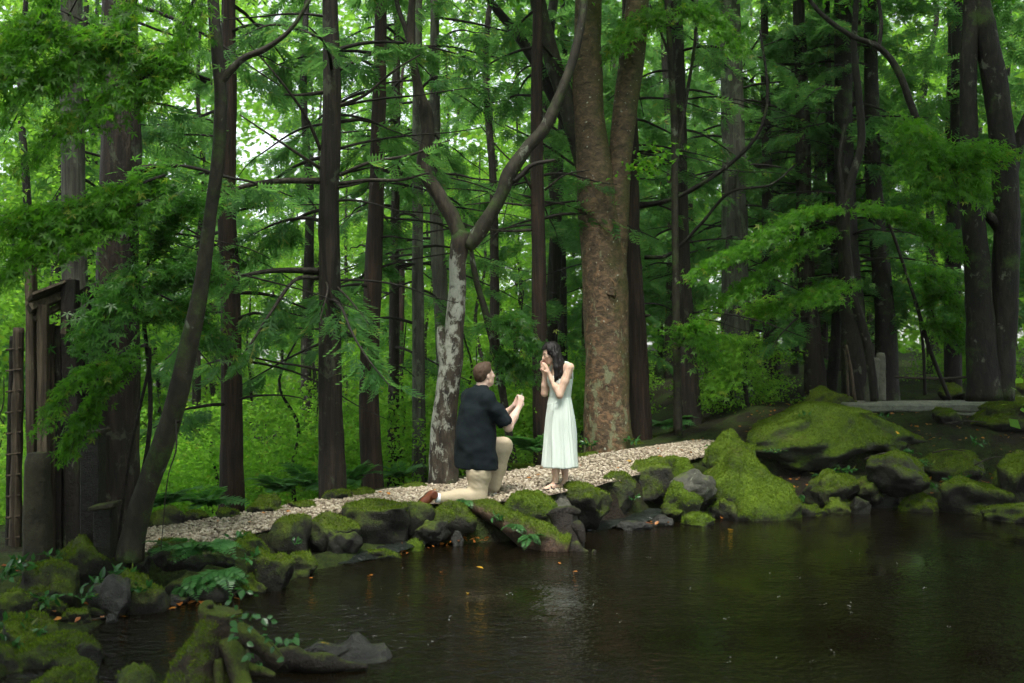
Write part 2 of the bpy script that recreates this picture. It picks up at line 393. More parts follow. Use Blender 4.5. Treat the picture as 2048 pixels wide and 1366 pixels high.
w = NT('gravel'); g = w.n('NewGeometry')
c = w.ramp(g.outputs['Random Per Island'], [(0.0, (0.14, 0.11, 0.075, 1)), (0.3, (0.34, 0.285, 0.21, 1)), (0.7, (0.50, 0.435, 0.335, 1)), (1.0, (0.66, 0.60, 0.50, 1))])
c = w.mix(w.noise(g.outputs['Position'], 60, 3), c, w.mix(1.0, c, (0.62, 0.58, 0.52, 1), 'MULTIPLY'))
M['gravel'] = w.surf(w.pbsdf(color=c, rough=0.6, spec=0.35))
w = NT('gravel_bed'); g = w.n('NewGeometry'); n2 = w.noise(g.outputs['Position'], 45, 4)
M['gravel_bed'] = w.surf(w.pbsdf(color=w.ramp(n2, [(0.3, (0.08, 0.06, 0.045, 1)), (0.7, (0.28, 0.22, 0.17, 1))]), rough=0.8, normal=w.bump(n2, 1.0, 0.03)))

# pond: dark peaty water, ruffled
def water_mat(name, col, sc, strength, rough, dist):
    w = NT(name); g = w.n('NewGeometry'); mp = w.n('Mapping', {'Vector': g.outputs['Position'], 'Scale': (1.0, 1.5, 1.0)}).outputs[0]
    a = w.noise(mp, sc, 3, 0.5, 0.4); b = w.noise(mp, sc * 3.1, 2, 0.5, 0.2); big = w.noise(g.outputs['Position'], 0.55, 2)
    k = w.ramp(big, [(0.40, 0.12), (0.60, 1.0)])
    px = w.n('SeparateXYZ', {0: g.outputs['Position']}).outputs[0]; calm = w.n('MapRange', {'Value': px, 'From Min': -0.8, 'From Max': 3.0, 'To Min': 1.0, 'To Max': 0.22}).outputs[0]
    h = w.math('MULTIPLY', w.math('MULTIPLY', w.math('ADD', a, w.math('MULTIPLY', b, 0.35)), k), calm)
    M[name] = w.surf(w.pbsdf(color=col, rough=rough, spec=0.5, ior=1.33, normal=w.bump(h, strength, dist)))
water_mat('pond_water', (0.006, 0.0045, 0.002, 1), 8.5, 0.95, 0.03, 0.06)
water_mat('stream_water', (0.014, 0.018, 0.015, 1), 14.0, 1.0, 0.08, 0.09)
w = NT('splash'); M['splash'] = w.surf(w.pbsdf(color=(0.75, 0.8, 0.8, 1), rough=0.1, spec=0.6, trans=0.35, ior=1.33))

def plain(name, col, rough=0.6, spec=0.3, nz=0.25, scale=30, bump=0.15, dist=0.004, **kw):
    w = NT(name); v = w.coord((1, 1, 1)); n = w.noise(v, scale, 4)
    c = w.mix(n, tuple(x * (1 - nz) for x in col[:3]) + (1,), tuple(min(1, x * (1 + nz)) for x in col[:3]) + (1,))
    M[name] = w.surf(w.pbsdf(color=c, rough=rough, spec=spec, normal=w.bump(n, bump, dist), **kw))
plain('skin_fair', (0.68, 0.47, 0.38, 1), 0.5, 0.35, 0.08, 12, sss=0.12)
plain('skin_tan', (0.64, 0.43, 0.32, 1), 0.5, 0.35, 0.07, 12, sss=0.12)
plain('shirt_navy', (0.008, 0.0125, 0.015, 1), 0.85, 0.15, 0.2, 60, 0.3, 0.003)
plain('khaki', (0.46, 0.385, 0.27, 1), 0.85, 0.2, 0.1, 50, 0.2)
plain('dress_cloth', (0.66, 0.73, 0.67, 1), 0.8, 0.2, 0.04, 40, 0.1)
plain('sock_white', (0.72, 0.74, 0.78, 1), 0.9, 0.2, 0.05, 60, 0.2)
plain('shoe_leather', (0.13, 0.035, 0.015, 1), 0.35, 0.5, 0.25, 20, 0.1)
plain('shoe_sole', (0.02, 0.014, 0.010, 1), 0.7, 0.3, 0.2, 20)
plain('sandal_black', (0.01, 0.01, 0.01, 1), 0.4, 0.4, 0.2, 20)
plain('rope', (0.05, 0.042, 0.034, 1), 0.85, 0.2, 0.3, 80, 0.5)
plain('lip', (0.42, 0.12, 0.11, 1), 0.4, 0.4, 0.05, 12)
plain('ring_metal', (0.85, 0.82, 0.75, 1), 0.15, 0.5, 0.02, 12, metal=1.0)
def hair_mat(name, dark, light, rough):
    w = NT(name); n = w.noise(w.coord((1, 1, 0.08)), 160, 3, 0.6)
    M[name] = w.surf(w.pbsdf(color=w.mix(n, dark, light), rough=rough, spec=0.25, normal=w.bump(n, 0.6, 0.006)))
hair_mat('hair_black', (0.002, 0.0015, 0.0015, 1), (0.010, 0.007, 0.006, 1), 0.5)
hair_mat('hair_brown', (0.035, 0.02, 0.012, 1), (0.105, 0.066, 0.042, 1), 0.6)
# ------------------------------------------------------------------ ground, path, pond
ZW = -0.42                                                     # water level
def zpath(X): return np.clip(0.055 * np.asarray(X, float), -0.22, 0.14)
def ground_points(pix):
    out = []
    for px, py in pix:
        z = 0.0
        for _ in range(8):
            D = (CZ - z) * FPX / (py - 683.0); X = (px - 1024.0) / FPX * D; z = float(zpath(X))
        out.append((X, D))
    return np.array(out)
PN = ground_points([(60, 1128), (240, 1108), (400, 1095), (540, 1056), (690, 1020), (860, 1004), (1000, 1000), (1100, 987), (1180, 972), (1240, 957), (1330, 932), (1420, 908), (1500, 890)])
PF = ground_points([(60, 1075), (240, 1062), (330, 1053), (500, 1025), (660, 996), (850, 971), (1060, 937), (1200, 908), (1330, 890), (1430, 880), (1520, 872)])
PN = np.vstack([[-9, 7.2], [-5.6, 7.7], PN]); PF = np.vstack([[-9, 8.6], [-5.6, 8.9], PF])
def shore_pts(pix): return [((px - 1024) / FPX * ((CZ - ZW) * FPX / (py - 683)), (CZ - ZW) * FPX / (py - 683)) for px, py in pix]
SH = np.array([(-9, 1.0), (-3.7, 2.2), (-3.1, 5.4), (-2.95, 6.6)] + shore_pts([(245, 1225), (400, 1196), (560, 1172), (625, 1140), (740, 1118), (850, 1092), (960, 1084), (1090, 1074), (1190, 1052), (1310, 1040), (1500, 1022), (1700, 1016), (1900, 1016), (2048, 1012)]) + [(9, 12.3), (12, 11), (14, 6), (16, 0)])
def yn(X): return np.interp(X, PN[:, 0], PN[:, 1])
def yf(X): return np.interp(X, PF[:, 0], PF[:, 1])
def ys(X): return np.interp(X, SH[:, 0], SH[:, 1])

def height(X, Y):
    X = np.asarray(X, float); Y = np.asarray(Y, float)
    s = Y - ys(X); gap = np.maximum(yn(X) - ys(X), 0.25); zp = zpath(X)
    t = np.clip(1 - (yn(X) - Y) / np.minimum(gap, 0.8), 0, 1)
    bank = ZW + 0.05 * np.clip(s / 0.3, 0, 1) * (1 - t) + (zp - ZW - 0.02) * t ** 2.6
    d = Y - yf(X)
    fall = np.interp(np.clip(X, -30, 10), [-30, -3, 0.5, 2.0, 10], [0.16, 0.15, 0.10, 0.0, -0.01])
    back = np.where(d > 0, -np.minimum(fall * np.minimum(d, 14), 2.0), 0)
    left = bank + back
    right = np.interp(s, [0, 0.5, 1.45, 1.75, 3.2, 6, 20, 60], [ZW, -0.30, -0.24, 0.20, 0.50, 0.62, 0.9, 1.2])
    k = sstep(2.3, 3.9, X)
    land = left * (1 - k) + right * k
    pond = ZW - np.minimum(0.75, 0.45 * np.maximum(-s, 0)) - 0.02
    z = np.where(s > 0, land, pond)
    near = sstep(2.6, 1.2, Y); z = z * (1 - near) + 0.0 * near
    return z

def axis(a, b, fine_a, fine_b, step, far):
    lo = fine_a - np.cumsum(np.geomspace(step, far, 26)); hi = fine_b + np.cumsum(np.geomspace(step, far, 26))
    return np.concatenate([lo[::-1], np.arange(fine_a, fine_b, step), hi])
gx = axis(0, 0, -7, 9, 0.115, 20.0); gy = axis(0, 0, 3, 20, 0.115, 20.0)
GX, GY = np.meshgrid(gx, gy, indexing='ij')
GZ = height(GX, GY)
onpath = (GY > yn(GX)) & (GY < yf(GX)) & (GX < 3.9) & (GX > -3.6)
rough = fbm(np.stack([GX * 1.1, GY * 1.1, GX * 0], -1), 4, 5) * 0.07 + fbm(np.stack([GX * 6, GY * 6, GX * 0], -1), 2, 9) * 0.02
GZ = GZ + np.where(onpath, -0.015, rough * np.where((GY - ys(GX)) > 0.1, 1, 0.3))
GZ = np.where((GY < yn(GX)) & (GY > yn(GX) - 0.3) & (GX < 3.5), np.minimum(GZ, zpath(GX) - 0.02), GZ)
nx, ny = GX.shape
ii = (np.arange(nx - 1)[:, None] * ny + np.arange(ny - 1)[None]).ravel()
ground = mk('ground', np.stack([GX, GY, GZ], -1).reshape(-1, 3), np.stack([ii, ii + ny, ii + ny + 1, ii + 1], 1), M['forest_floor'])
tag(ground, 'dark forest floor with moss and leaf litter around the pond', kind='structure')

def hsurf(x, y): return float(height(np.array([x]), np.array([y]))[0])

# gravel path: a bed and loose stones
xs = np.linspace(-3.6, 3.85, 130); vs = np.linspace(0, 1, 12)
BX, BV = np.meshgrid(xs, vs, indexing='ij'); BY = yn(BX) * (1 - BV) + yf(BX) * BV
BZ = zpath(BX) + 0.012 - 0.03 * np.abs(2 * BV - 1) ** 6 + 0.012 * fbm(np.stack([BX * 3, BY * 3, BX * 0], -1), 2, 3)
ii = (np.arange(len(xs) - 1)[:, None] * 12 + np.arange(11)[None]).ravel()
path = mk('path', np.stack([BX, BY, BZ], -1).reshape(-1, 3), np.stack([ii, ii + 12, ii + 13, ii + 1], 1), M['gravel_bed'])
tag(path, 'pale gravel footpath curving past the pond', kind='structure')
rng = np.random.default_rng(11)
def pebbles(n, xlo, xhi, smin, smax, seed, spread=0.04):
    r = np.random.default_rng(seed)
    x = r.uniform(xlo, xhi, n); v = r.uniform(0.0, 1 + spread, n)
    y = yn(x) * (1 - v) + yf(x) * v
    z = zpath(x) + 0.014 - 0.03 * np.abs(2 * np.clip(v, 0, 1) - 1) ** 6
    b, f = ico(1)
    s = r.uniform(smin, smax, n) * r.choice([0.7, 1.0, 1.25], n)
    sc = s[:, None] * np.column_stack([r.uniform(0.8, 1.35, n), r.uniform(0.7, 1.1, n), r.uniform(0.5, 0.85, n)])
    a = r.uniform(0, 2 * math.pi, n); tl = r.uniform(-0.5, 0.5, n)
    q = b[None] * (1 + r.uniform(-0.22, 0.22, (n, len(b), 1)))
    q = q * sc[:, None, :]
    qx, qz = q[..., 0] * np.cos(tl)[:, None] - q[..., 2] * np.sin(tl)[:, None], q[..., 0] * np.sin(tl)[:, None] + q[..., 2] * np.cos(tl)[:, None]
    X = qx * np.cos(a)[:, None] - q[..., 1] * np.sin(a)[:, None]; Y = qx * np.sin(a)[:, None] + q[..., 1] * np.cos(a)[:, None]
    w = np.stack([X + x[:, None], Y + y[:, None], qz + (z + r.uniform(0, 0.02, n))[:, None]], -1).reshape(-1, 3)
    return w, (f[None] + (np.arange(n) * len(b))[:, None, None]).reshape(-1, 3)
_i0 = ico(1)
mb = MB()
for args in ((21500, -3.6, 3.7, 0.010, 0.022, 1),): mb.add(*pebbles(*args))
tag(mb.build('gravel', M['gravel'], smooth=False), 'loose pale tan gravel covering the footpath', kind='stuff')

# pond water sheet
wx = np.concatenate([np.linspace(-8, -3.7, 6), np.linspace(-3.6, 7, 90), np.linspace(7.5, 15, 12)]); wv = np.linspace(0, 1, 30)
WX, WV = np.meshgrid(wx, wv, indexing='ij'); WY = 0.5 + WV * (np.maximum(ys(WX), 0.8) + 0.3 - 0.5); nw = len(wx); ii = (np.arange(nw - 1)[:, None] * 30 + np.arange(29)[None]).ravel()
tag(mk('pond_water', np.stack([WX, WY, np.full_like(WX, ZW)], -1).reshape(-1, 3), np.stack([ii, ii + 30, ii + 31, ii + 1], 1), M['pond_water']),
    'dark brown pond water ruffled by rain', kind='structure')

# small runs of faster water between the edging stones
def stream(pix, zs, w, label, seed):
    c = np.array([P(px, py, (CZ - z) * FPX / (py - 683.0)) for (px, py), z in zip(pix, zs)])
    c = resample(c, 40); t = nrm(np.gradient(c, axis=0)); side = nrm(np.cross(t, [0, 0, 1.0]))
    u = np.linspace(-1, 1, 13)
    wid = w * (0.75 + 0.25 * np.sin(np.linspace(0, 3.1, 40)))
    v = c[:, None, :] + side[:, None, :] * (u[None, :, None] * wid[:, None, None])
    v[..., 2] += 0.02 * fbm(v * np.array([5, 9, 5]), 3, seed) - 0.04 * np.abs(u)[None] ** 3
    ii = (np.arange(39)[:, None] * 13 + np.arange(12)[None]).ravel()
    o = mk('stream', v.reshape(-1, 3), np.stack([ii, ii + 13, ii + 14, ii + 1], 1), M['stream_water'])
    tag(o, label, kind='structure')
stream([(600, 1128), (690, 1112), (770, 1092), (850, 1070), (920, 1062)], [-0.40, -0.38, -0.355, -0.33, -0.32], 0.17, 'rill of quick water below the boulders left of the log', 3)
stream([(1160, 1054), (1210, 1042), (1270, 1030), (1330, 1018)], [-0.39, -0.37, -0.34, -0.31], 0.2, 'rill of quick water right of the log', 4)
# ------------------------------------------------------------------ boulders and stones
def rock_mesh(rx, ry, rz, seed, sub=4, facets=7, rough=0.13, peak=0.0, flat=0.0):
    r = np.random.default_rng(seed); v, f = ico(sub); v = v.copy()
    for _ in range(facets):
        d = nrm(r.normal(size=3) * np.array([1, 1, 0.8])); c = r.uniform(0.58, 0.86)
        k = v @ d - c; v = v - np.maximum(k, 0)[:, None] * d[None] * 0.85
    v = v * (1 + 0.22 * fbm(v * 1.1 + seed, 2, seed))[:, None]
    v = v * (1 + rough * fbm(v * 2.8 + seed * 3, 3, seed + 5))[:, None]
    if peak: v[:, :2] *= (1 - peak * np.clip(v[:, 2:3] * 0.5 + 0.45, 0, 1))
    if flat: v[:, 2] = np.where(v[:, 2] > flat, flat + (v[:, 2] - flat) * 0.3, v[:, 2])
    lo, hi = v.min(0), v.max(0); v = (v - (lo + hi) / 2) / ((hi - lo) / 2)
    v = v * np.array([rx, ry, rz])
    m = 0.012 * fbm(v * 9 + seed, 3, seed + 9) + 0.02 * fbm(v * 4 + seed, 2, seed + 2)
    v = v + nrm(v / np.array([rx, ry, rz]) ** 1) * m[:, None] * min(1.0, rx / 0.2)
    return v, f

BLADE = (np.array([(0, -.16, 0), (1, 0, 0), (0, .16, 0)]), np.array([(0, 1, 2)]))
def moss_tufts(parent, v, f, thr, seed, dens=13500, most=24000, size=(.010, .030)):
    """short moss shoots on the upward faces of a stone"""
    r = np.random.default_rng(seed); f = np.asarray(f)
    if f.shape[1] == 4: f = np.vstack([f[:, [0, 1, 2]], f[:, [0, 2, 3]]])
    a, b, c = v[f[:, 0]], v[f[:, 1]], v[f[:, 2]]; n = np.cross(b - a, c - a); ar = np.linalg.norm(n, axis=1) / 2; n = nrm(n); mid = (a + b + c) / 3
    m = n[:, 2] + .45 * fbm(mid * 4 + seed, 3, seed) > thr; w_ = np.where(m, ar, 0); tot = w_.sum()
    if tot < 1e-4: return
    k = int(min(most, tot * dens)); i = r.choice(len(f), k, p=w_ / tot); s_, t = r.random(k), r.random(k); fl = s_ + t > 1; s_[fl], t[fl] = 1 - s_[fl], 1 - t[fl]
    p = a[i] + (b[i] - a[i]) * s_[:, None] + (c[i] - a[i]) * t[:, None] - n[i] * .002
    d = n[i] + .75 * r.normal(size=(k, 3)) + [0, 0, .15]
    V, F = scatter(BLADE, p, d, r.normal(size=(k, 3)), r.uniform(*size, k))
    tag(mk('moss', V, F, M['moss_tuft'], parent), kind='stuff')
def scatter(proto, base, A, S, size):
    """copies of a flat proto: base points, axis A (its x), side S (its y), size"""
    pv, pf = proto; A = nrm(A); S = nrm(S - A * (S * A).sum(1, keepdims=True)); N = np.cross(A, S)
    v = base[:, None, :] + size[:, None, None] * (pv[None, :, 0:1] * A[:, None] + pv[None, :, 1:2] * S[:, None] + pv[None, :, 2:3] * N[:, None])
    f = pf[None] + (np.arange(len(base)) * len(pv))[:, None, None]
    return v.reshape(-1, 3), f.reshape(-1, pf.shape[1])
MOSS_AT = {'rock_mossy': .42, 'rock_half': .66, 'rock_full': .08}
ROCKN = [0]
def rock(x0, x1, y0, y1, zb, label, mat='rock_mossy', sink=0.35, depth=0.8, D=None, name='mossy_boulder', **kw):
    """a boulder that fills photograph box x0..x1, y0..y1 and stands on height zb; sink: how much more of it is below"""
    ROCKN[0] += 1
    D = D or (CZ - zb) * FPX / (y1 - 683.0)
    k = D / FPX; rx = (x1 - x0) / 2 * k; h = (y1 - y0) * k
    ry = max(min(rx, h * 1.2) * depth, 0.4 * rx); D2 = D + ry * 0.75; k = D2 / FPX; rx = (x1 - x0) / 2 * k; h = (y1 - y0) * k
    rz = h * (1 + sink) / 2
    c = P((x0 + x1) / 2, y0, D2); c[2] -= rz
    v, f = rock_mesh(rx * 1.12, ry * 1.1, rz, 100 + ROCKN[0] * 13, **kw)
    o = link(name, mesh_data(name, v, f), M[mat], None, c)
    if mat in MOSS_AT: moss_tufts(o, v, f, MOSS_AT[mat], ROCKN[0])
    return tag(o, label, 'rock', 'stones around the pond')

L = 'rock_half'
# edging stones between path and pond, from the left
rock(533, 618, 1030, 1114, -0.36, 'squarish dark boulder at the path edge, mossy top, just right of the ferns', L)
rock(600, 716, 1026, 1100, -0.34, 'low humped boulder between the squarish one and the broad flat-topped one', L)
rock(683, 816, 1000, 1086, -0.33, 'broad flat-topped boulder with yellow-green moss, left of the kneeling man', L, flat=0.45)
rock(797, 875, 999, 1064, -0.28, 'rounded dark boulder in front of the kneeling man’s shoe', L)
rock(868, 947, 998, 1062, -0.28, 'mossy round boulder just left of the upper end of the log', 'rock_mossy')
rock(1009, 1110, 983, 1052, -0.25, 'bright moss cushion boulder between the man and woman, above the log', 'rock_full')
rock(1090, 1172, 974, 1030, -0.22, 'grey boulder with white lichen spots at the woman’s feet', 'rock_lichen')
rock(1135, 1222, 962, 1036, -0.25, 'mossy wedge boulder right of the woman’s feet', 'rock_mossy')
rock(1196, 1268, 944, 1010, -0.22, 'mossy boulder between the wedge boulder and the tall block', 'rock_mossy')
rock(1240, 1338, 916, 998, -0.22, 'tall blocky mossy boulder standing over the right rill', L, facets=9)
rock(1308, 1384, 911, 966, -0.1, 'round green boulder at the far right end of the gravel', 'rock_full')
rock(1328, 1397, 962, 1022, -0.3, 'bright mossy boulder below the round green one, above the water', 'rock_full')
rock(1325, 1368, 1000, 1030, -0.34, 'small mossy lump at the foot of the bright mossy boulder', 'rock_mossy')
rock(1392, 1448, 974, 1020, -0.34, 'low mossy stone left of the great pointed boulder', 'rock_mossy')
rock(1366, 1426, 1027, 1052, -0.42, 'small flat moss cushion standing in the pond by itself', 'rock_full')
rock(1436, 1492, 988, 1036, -0.4, 'small peaked mossy stone at the waterline before the pointed boulder', 'rock_mossy', peak=0.3)
rock(1346, 1430, 935, 985, -0.1, 'dark stone with pale lichen wedged beside the pointed boulder', 'rock_lichen')
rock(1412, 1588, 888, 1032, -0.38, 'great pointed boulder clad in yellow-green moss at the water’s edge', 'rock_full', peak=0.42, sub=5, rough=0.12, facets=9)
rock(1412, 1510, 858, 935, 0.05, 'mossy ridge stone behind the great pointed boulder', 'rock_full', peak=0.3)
# the large overhanging slab of moss
def big_boulder():
    D = 13.9; c = P(1670, 898, D); k = D / FPX
    v, f = rock_mesh(186 * k, 0.85, 72 * k, 911, sub=5, facets=10, rough=0.12, flat=0.5)
    x, z = v[:, 0] / (182 * k), v[:, 2] / (62 * k)
    v[:, 2] += (0.26 * np.exp(-((x + 0.1) / 0.5) ** 2) - 0.32 * np.clip(np.abs(x) - 0.35, 0, 1)) * np.clip(z + 0.6, 0, 1.4) * 62 * k
    under = np.clip(-z, 0, 1) * np.exp(-((x - 0.32) / 0.33) ** 2)
    v[:, 2] += under * 0.42; v[:, 1] += np.where(v[:, 1] < 0, under * 0.35, 0)
    o = link('mossy_boulder', mesh_data('mossy_boulder', v, f), M['rock_full'], None, c)
    moss_tufts(o, v, f, .15, 5, 13000, 34000)
    tag(o, 'huge low boulder under a thick moss coat with a dark hollow beneath', 'rock', 'stones around the pond')
big_boulder()
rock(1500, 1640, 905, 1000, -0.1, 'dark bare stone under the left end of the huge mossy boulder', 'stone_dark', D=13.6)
rock(1608, 1722, 938, 1002, -0.3, 'squat mossy stone beneath the dark hollow', 'rock_mossy')
rock(1738, 1856, 904, 975, -0.12, 'grey-green block closing the right side of the dark hollow', L)
rock(1708, 1764, 950, 996, -0.28, 'small round stone between the squat stone and the grey-green block', 'rock_mossy')
rock(1716, 1798, 985, 1012, -0.4, 'flat wet slab shining at the waterline of the right bank', 'rock_bare', flat=0.2)
rock(1648, 1708, 984, 1026, -0.42, 'low mossy stone in the water below the squat stone', 'rock_mossy')
rock(1702, 1744, 994, 1028, -0.42, 'little dark stone beside the flat wet slab', 'stone_dark')
rock(1798, 1868, 984, 1024, -0.42, 'mossy stone at the waterline right of the flat wet slab', 'rock_mossy')
rock(1560, 1652, 1004, 1034, -0.43, 'low dark stone with leafy plants right of the pointed boulder', L)
rock(1540, 1592, 975, 1022, -0.35, 'small dark stone tucked against the right foot of the pointed boulder', 'rock_mossy')
rock(1880, 2010, 955, 1026, -0.4, 'broad dark mossy stone on the right bank at the water', 'rock_mossy')
rock(1995, 2100, 900, 1010, -0.3, 'dark mossy boulder cut by the right picture edge above the water', 'rock_mossy')
rock(1975, 2090, 1006, 1046, -0.43, 'low dark stone in the water at the right picture edge', L)
rock(1845, 1960, 900, 960, -0.05, 'mossy hump among dead leaves on the right bank', 'rock_mossy', D=13.2)
rock(1866, 1928, 814, 860, 0.2, 'upright dark stone in front of the stone bridge', L, D=14.6)
rock(1945, 2110, 792, 850, 0.25, 'long dark mossy boulder beside the right end of the stone bridge', 'rock_mossy', D=14.4)
rock(1606, 1708, 772, 834, 0.45, 'rounded mossy boulder behind the huge one, left of the stone bridge', 'rock_mossy', D=15.6)
rock(1880, 1926, 764, 800, 0.6, 'small mossy block behind the stone bridge', 'rock_mossy', D=17.0)
rock(1918, 1962, 780, 800, 0.6, 'flat stone beside the small block behind the bridge', 'stone_dark', D=16.8)
rock(2012, 2080, 755, 802, 0.6, 'mossy boulder behind the bridge at the right picture edge', 'rock_mossy', D=16.6)
# beyond the path on the right
rock(1383, 1436, 850, 892, 0.1, 'rounded dark stone at the end of the gravel behind the path', 'rock_mossy', D=16.0)
rock(1446, 1494, 833, 872, 0.15, 'mossy stone at the foot of the two-toned trunk', 'rock_mossy', D=16.2)
rock(1516, 1564, 828, 866, 0.2, 'small dark stone between the two-toned trunk and the huge boulder', L, D=16.0)
rock(1120, 1205, 905, 936, 0.0, 'low mossy bank stone behind the woman at the path edge', 'rock_full', D=13.4)
rock(1010, 1075, 928, 955, -0.02, 'low mossy stone behind the path between man and woman', 'rock_mossy', D=12.9)
rock(1255, 1300, 884, 905, 0.08, 'mossy knob at the root of the big forked trunk', 'rock_full', D=14.6)
rock(1295, 1360, 872, 894, 0.1, 'mossy strip of stone beyond the gravel right of the big forked trunk', 'rock_full', D=15.3)
# beyond the path on the left
rock(290, 362, 1014, 1062, -0.2, 'dark grey boulder behind the path beside the leaning trunk', L)
rock(368, 417, 1021, 1050, -0.19, 'low dark stone behind the path, second from the leaning trunk', L)
rock(434, 484, 1016, 1044, -0.17, 'round dark stone at the foot of the slim cypress behind the path', L)
rock(502, 572, 989, 1032, -0.15, 'large mossy stone behind the path between two cypress trunks', 'rock_mossy')
rock(578, 640, 1002, 1024, -0.13, 'thin mossy stone behind the path left of the tall cypress', 'rock_mossy')
rock(644, 702, 976, 1004, -0.1, 'rounded mossy stone at the foot of the tall cypress', 'rock_mossy')
rock(703, 756, 977, 996, -0.09, 'low mossy stone right of the tall cypress foot', 'rock_mossy')
rock(800, 860, 962, 984, -0.08, 'low mossy stone by the foot of the white-barked tree', 'rock_mossy')
# left foreground bank
rock(449, 540, 1059, 1112, -0.3, 'mossy mound beside the ferns at the path edge', 'rock_full')
rock(497, 584, 1094, 1184, -0.42, 'mossy stone falling to the water below the squarish boulder', 'rock_mossy')
rock(470, 532, 1141, 1188, -0.42, 'small mossy stone standing in the water before the ferns', 'rock_mossy')
rock(574, 634, 1104, 1152, -0.42, 'mossy stone at the mouth of the left rill', 'rock_mossy')
rock(298, 388, 1078, 1136, -0.28, 'dark boulder behind the fern fronds', L)
rock(372, 462, 1100, 1150, -0.3, 'dark boulder half hidden by the hanging fern', 'stone_dark')
rock(340, 470, 1135, 1200, -0.42, 'dark waterside stone under the ferns', 'stone_dark')
rock(225, 334, 1136, 1222, -0.40, 'mossy waterside boulder below the leaning trunk', 'rock_mossy')
rock(178, 262, 1148, 1232, -0.40, 'smooth dark wet boulder left of the mossy waterside one', 'rock_bare')
rock(108, 240, 1070, 1165, -0.3, 'high mossy boulder before the ruined gate', 'rock_mossy', peak=0.25)
rock(40, 152, 1118, 1215, -0.35, 'dark boulder with a mossy shoulder below the stone pillar', L)
rock(240, 298, 1108, 1148, -0.3, 'flat grey stone at the root of the leaning trunk', 'stone_dark')
rock(-30, 112, 1232, 1310, -0.42, 'mossy cushion boulder at the left picture edge', 'rock_half')  # here and on the next, darker half-mossed stone stands for corner shade
rock(20, 205, 1266, 1345, -0.45, 'broad moss-covered stone in the lower left corner', 'rock_half')
rock(-20, 60, 1180, 1245, -0.35, 'dark stone under leaves at the left picture edge', L)
rock(150, 204, 1282, 1340, -0.45, 'dark upright stone beside the broad mossy one', 'stone_dark')
rock(66, 214, 1328, 1420, -0.5, 'grey-green rounded stone cut by the bottom edge', L)
rock(226, 316, 1326, 1420, -0.5, 'dark pointed stone cut by the bottom edge', L, peak=0.4)
rock(903, 927, 1058, 1092, -0.42, 'small pointed grey stone in the dead leaves left of the log', 'rock_bare', peak=0.5, name='stone')
rock(212, 234, 1226, 1248, -0.42, 'little grey stone at the left waterline beside dead leaves', 'rock_bare', name='stone')
rock(334, 372, 1188, 1212, -0.42, 'pale grey stone at the waterline under the ferns', 'rock_bare', name='stone')
rock(1236, 1300, 1040, 1060, -0.42, 'low grey stone at the mouth of the right rill', 'rock_bare', name='stone')
rock(1300, 1345, 1030, 1052, -0.42, 'low brown stone among dead leaves by the right rill', 'rock_bare', name='stone')
rock(812, 845, 1078, 1102, -0.42, 'tiny mossy stone in the left rill', 'rock_full', name='stone')
rock(740, 800, 1098, 1118, -0.42, 'flat mossy stone awash in the left rill', 'rock_mossy', name='stone')
rock(655, 720, 1060, 1110, -0.36, 'dark stone in the gap under the low humped boulder', 'stone_dark', name='stone')
rock(820, 900, 1040, 1085, -0.36, 'dark stone in the gap before the rounded dark boulder', 'stone_dark', name='stone')

# wet grey weathered rock in the front water
def wet_rock():
    D = 6.4; k = D / FPX; c = P(690, 1300, D); c[2] = ZW + .02
    v, f = rock_mesh(98 * k, 0.17, 38 * k, 377, sub=4, facets=10, rough=0.16)
    x = v[:, 0] / (98 * k); v[:, 2] *= np.where(x < 0.1, 0.62 + 0.25 * x, 1.0); v[:, 2] += np.where(v[:, 2] > 0, 0.02 * np.sin(x * 9), 0)
    tag(link('wet_rock', mesh_data('wet_rock', v, f), M['rock_bare'], None, c), 'wet slate-grey rock rising from the water right of the stump', 'rock')
wet_rock()

# ------------------------------------------------------------------ fallen log with its root end
def log():
    base = P(1150, 1105, 9.75); root = empty('fallen_log', (base[0], base[1], ZW)); o = np.array(root.location)
    pts = np.array([P(922, 1002, 10.25), P(965, 1015, 10.1), P(1010, 1040, 9.95), P(1060, 1068, 9.8), P(1105, 1088, 9.75), P(1140, 1096, 9.72)])
    v, f = tube(pts, [0.075, 0.10, 0.125, 0.15, 0.17, 0.16], 26, 60, rough=0.22, freq=6, seed=4)
    lg = mk('trunk', v, f, M['log_moss'], root, o); moss_tufts(lg, v - o, f[0], .55, 3)
    pts = np.array([P(1128, 1112, 9.72), P(1135, 1075, 9.78), P(1128, 1040, 9.82), P(1122, 1020, 9.85)])
    v, f = tube(pts, [0.20, 0.15, 0.13, 0.15], 20, 30, rough=0.3, freq=7, seed=9); mk('root_plate', v, f, M['wet_wood'], root, o)
    for pp, r in (([(1100, 1032, 9.85), (1118, 1024, 9.82), (1145, 1022, 9.8), (1160, 1026, 9.8)], [0.05, 0.06, 0.05, 0.03]),
                  ([(1140, 1090, 9.7), (1160, 1104, 9.62), (1180, 1112, 9.58), (1190, 1100, 9.6)], [0.09, 0.06, 0.04, 0.015]),
                  ([(1150, 1050, 9.75), (1160, 1062, 9.7), (1166, 1085, 9.68)], [0.06, 0.05, 0.03])):
        v, f = tube(np.array([P(*q) for q in pp]), r, 12, 18, rough=0.25, freq=9, seed=int(pp[0][0])); mk('root', v, f, M['wet_wood'], root, o)
    tag(root, 'rotting mossy log slanting from the bank into the pond', 'log')
rock_mat('log_moss', (0.014, 0.008, 0.005, 1), (0.13, 0.08, 0.05, 1), 0.12, 0.7, wet=0.6)
log()

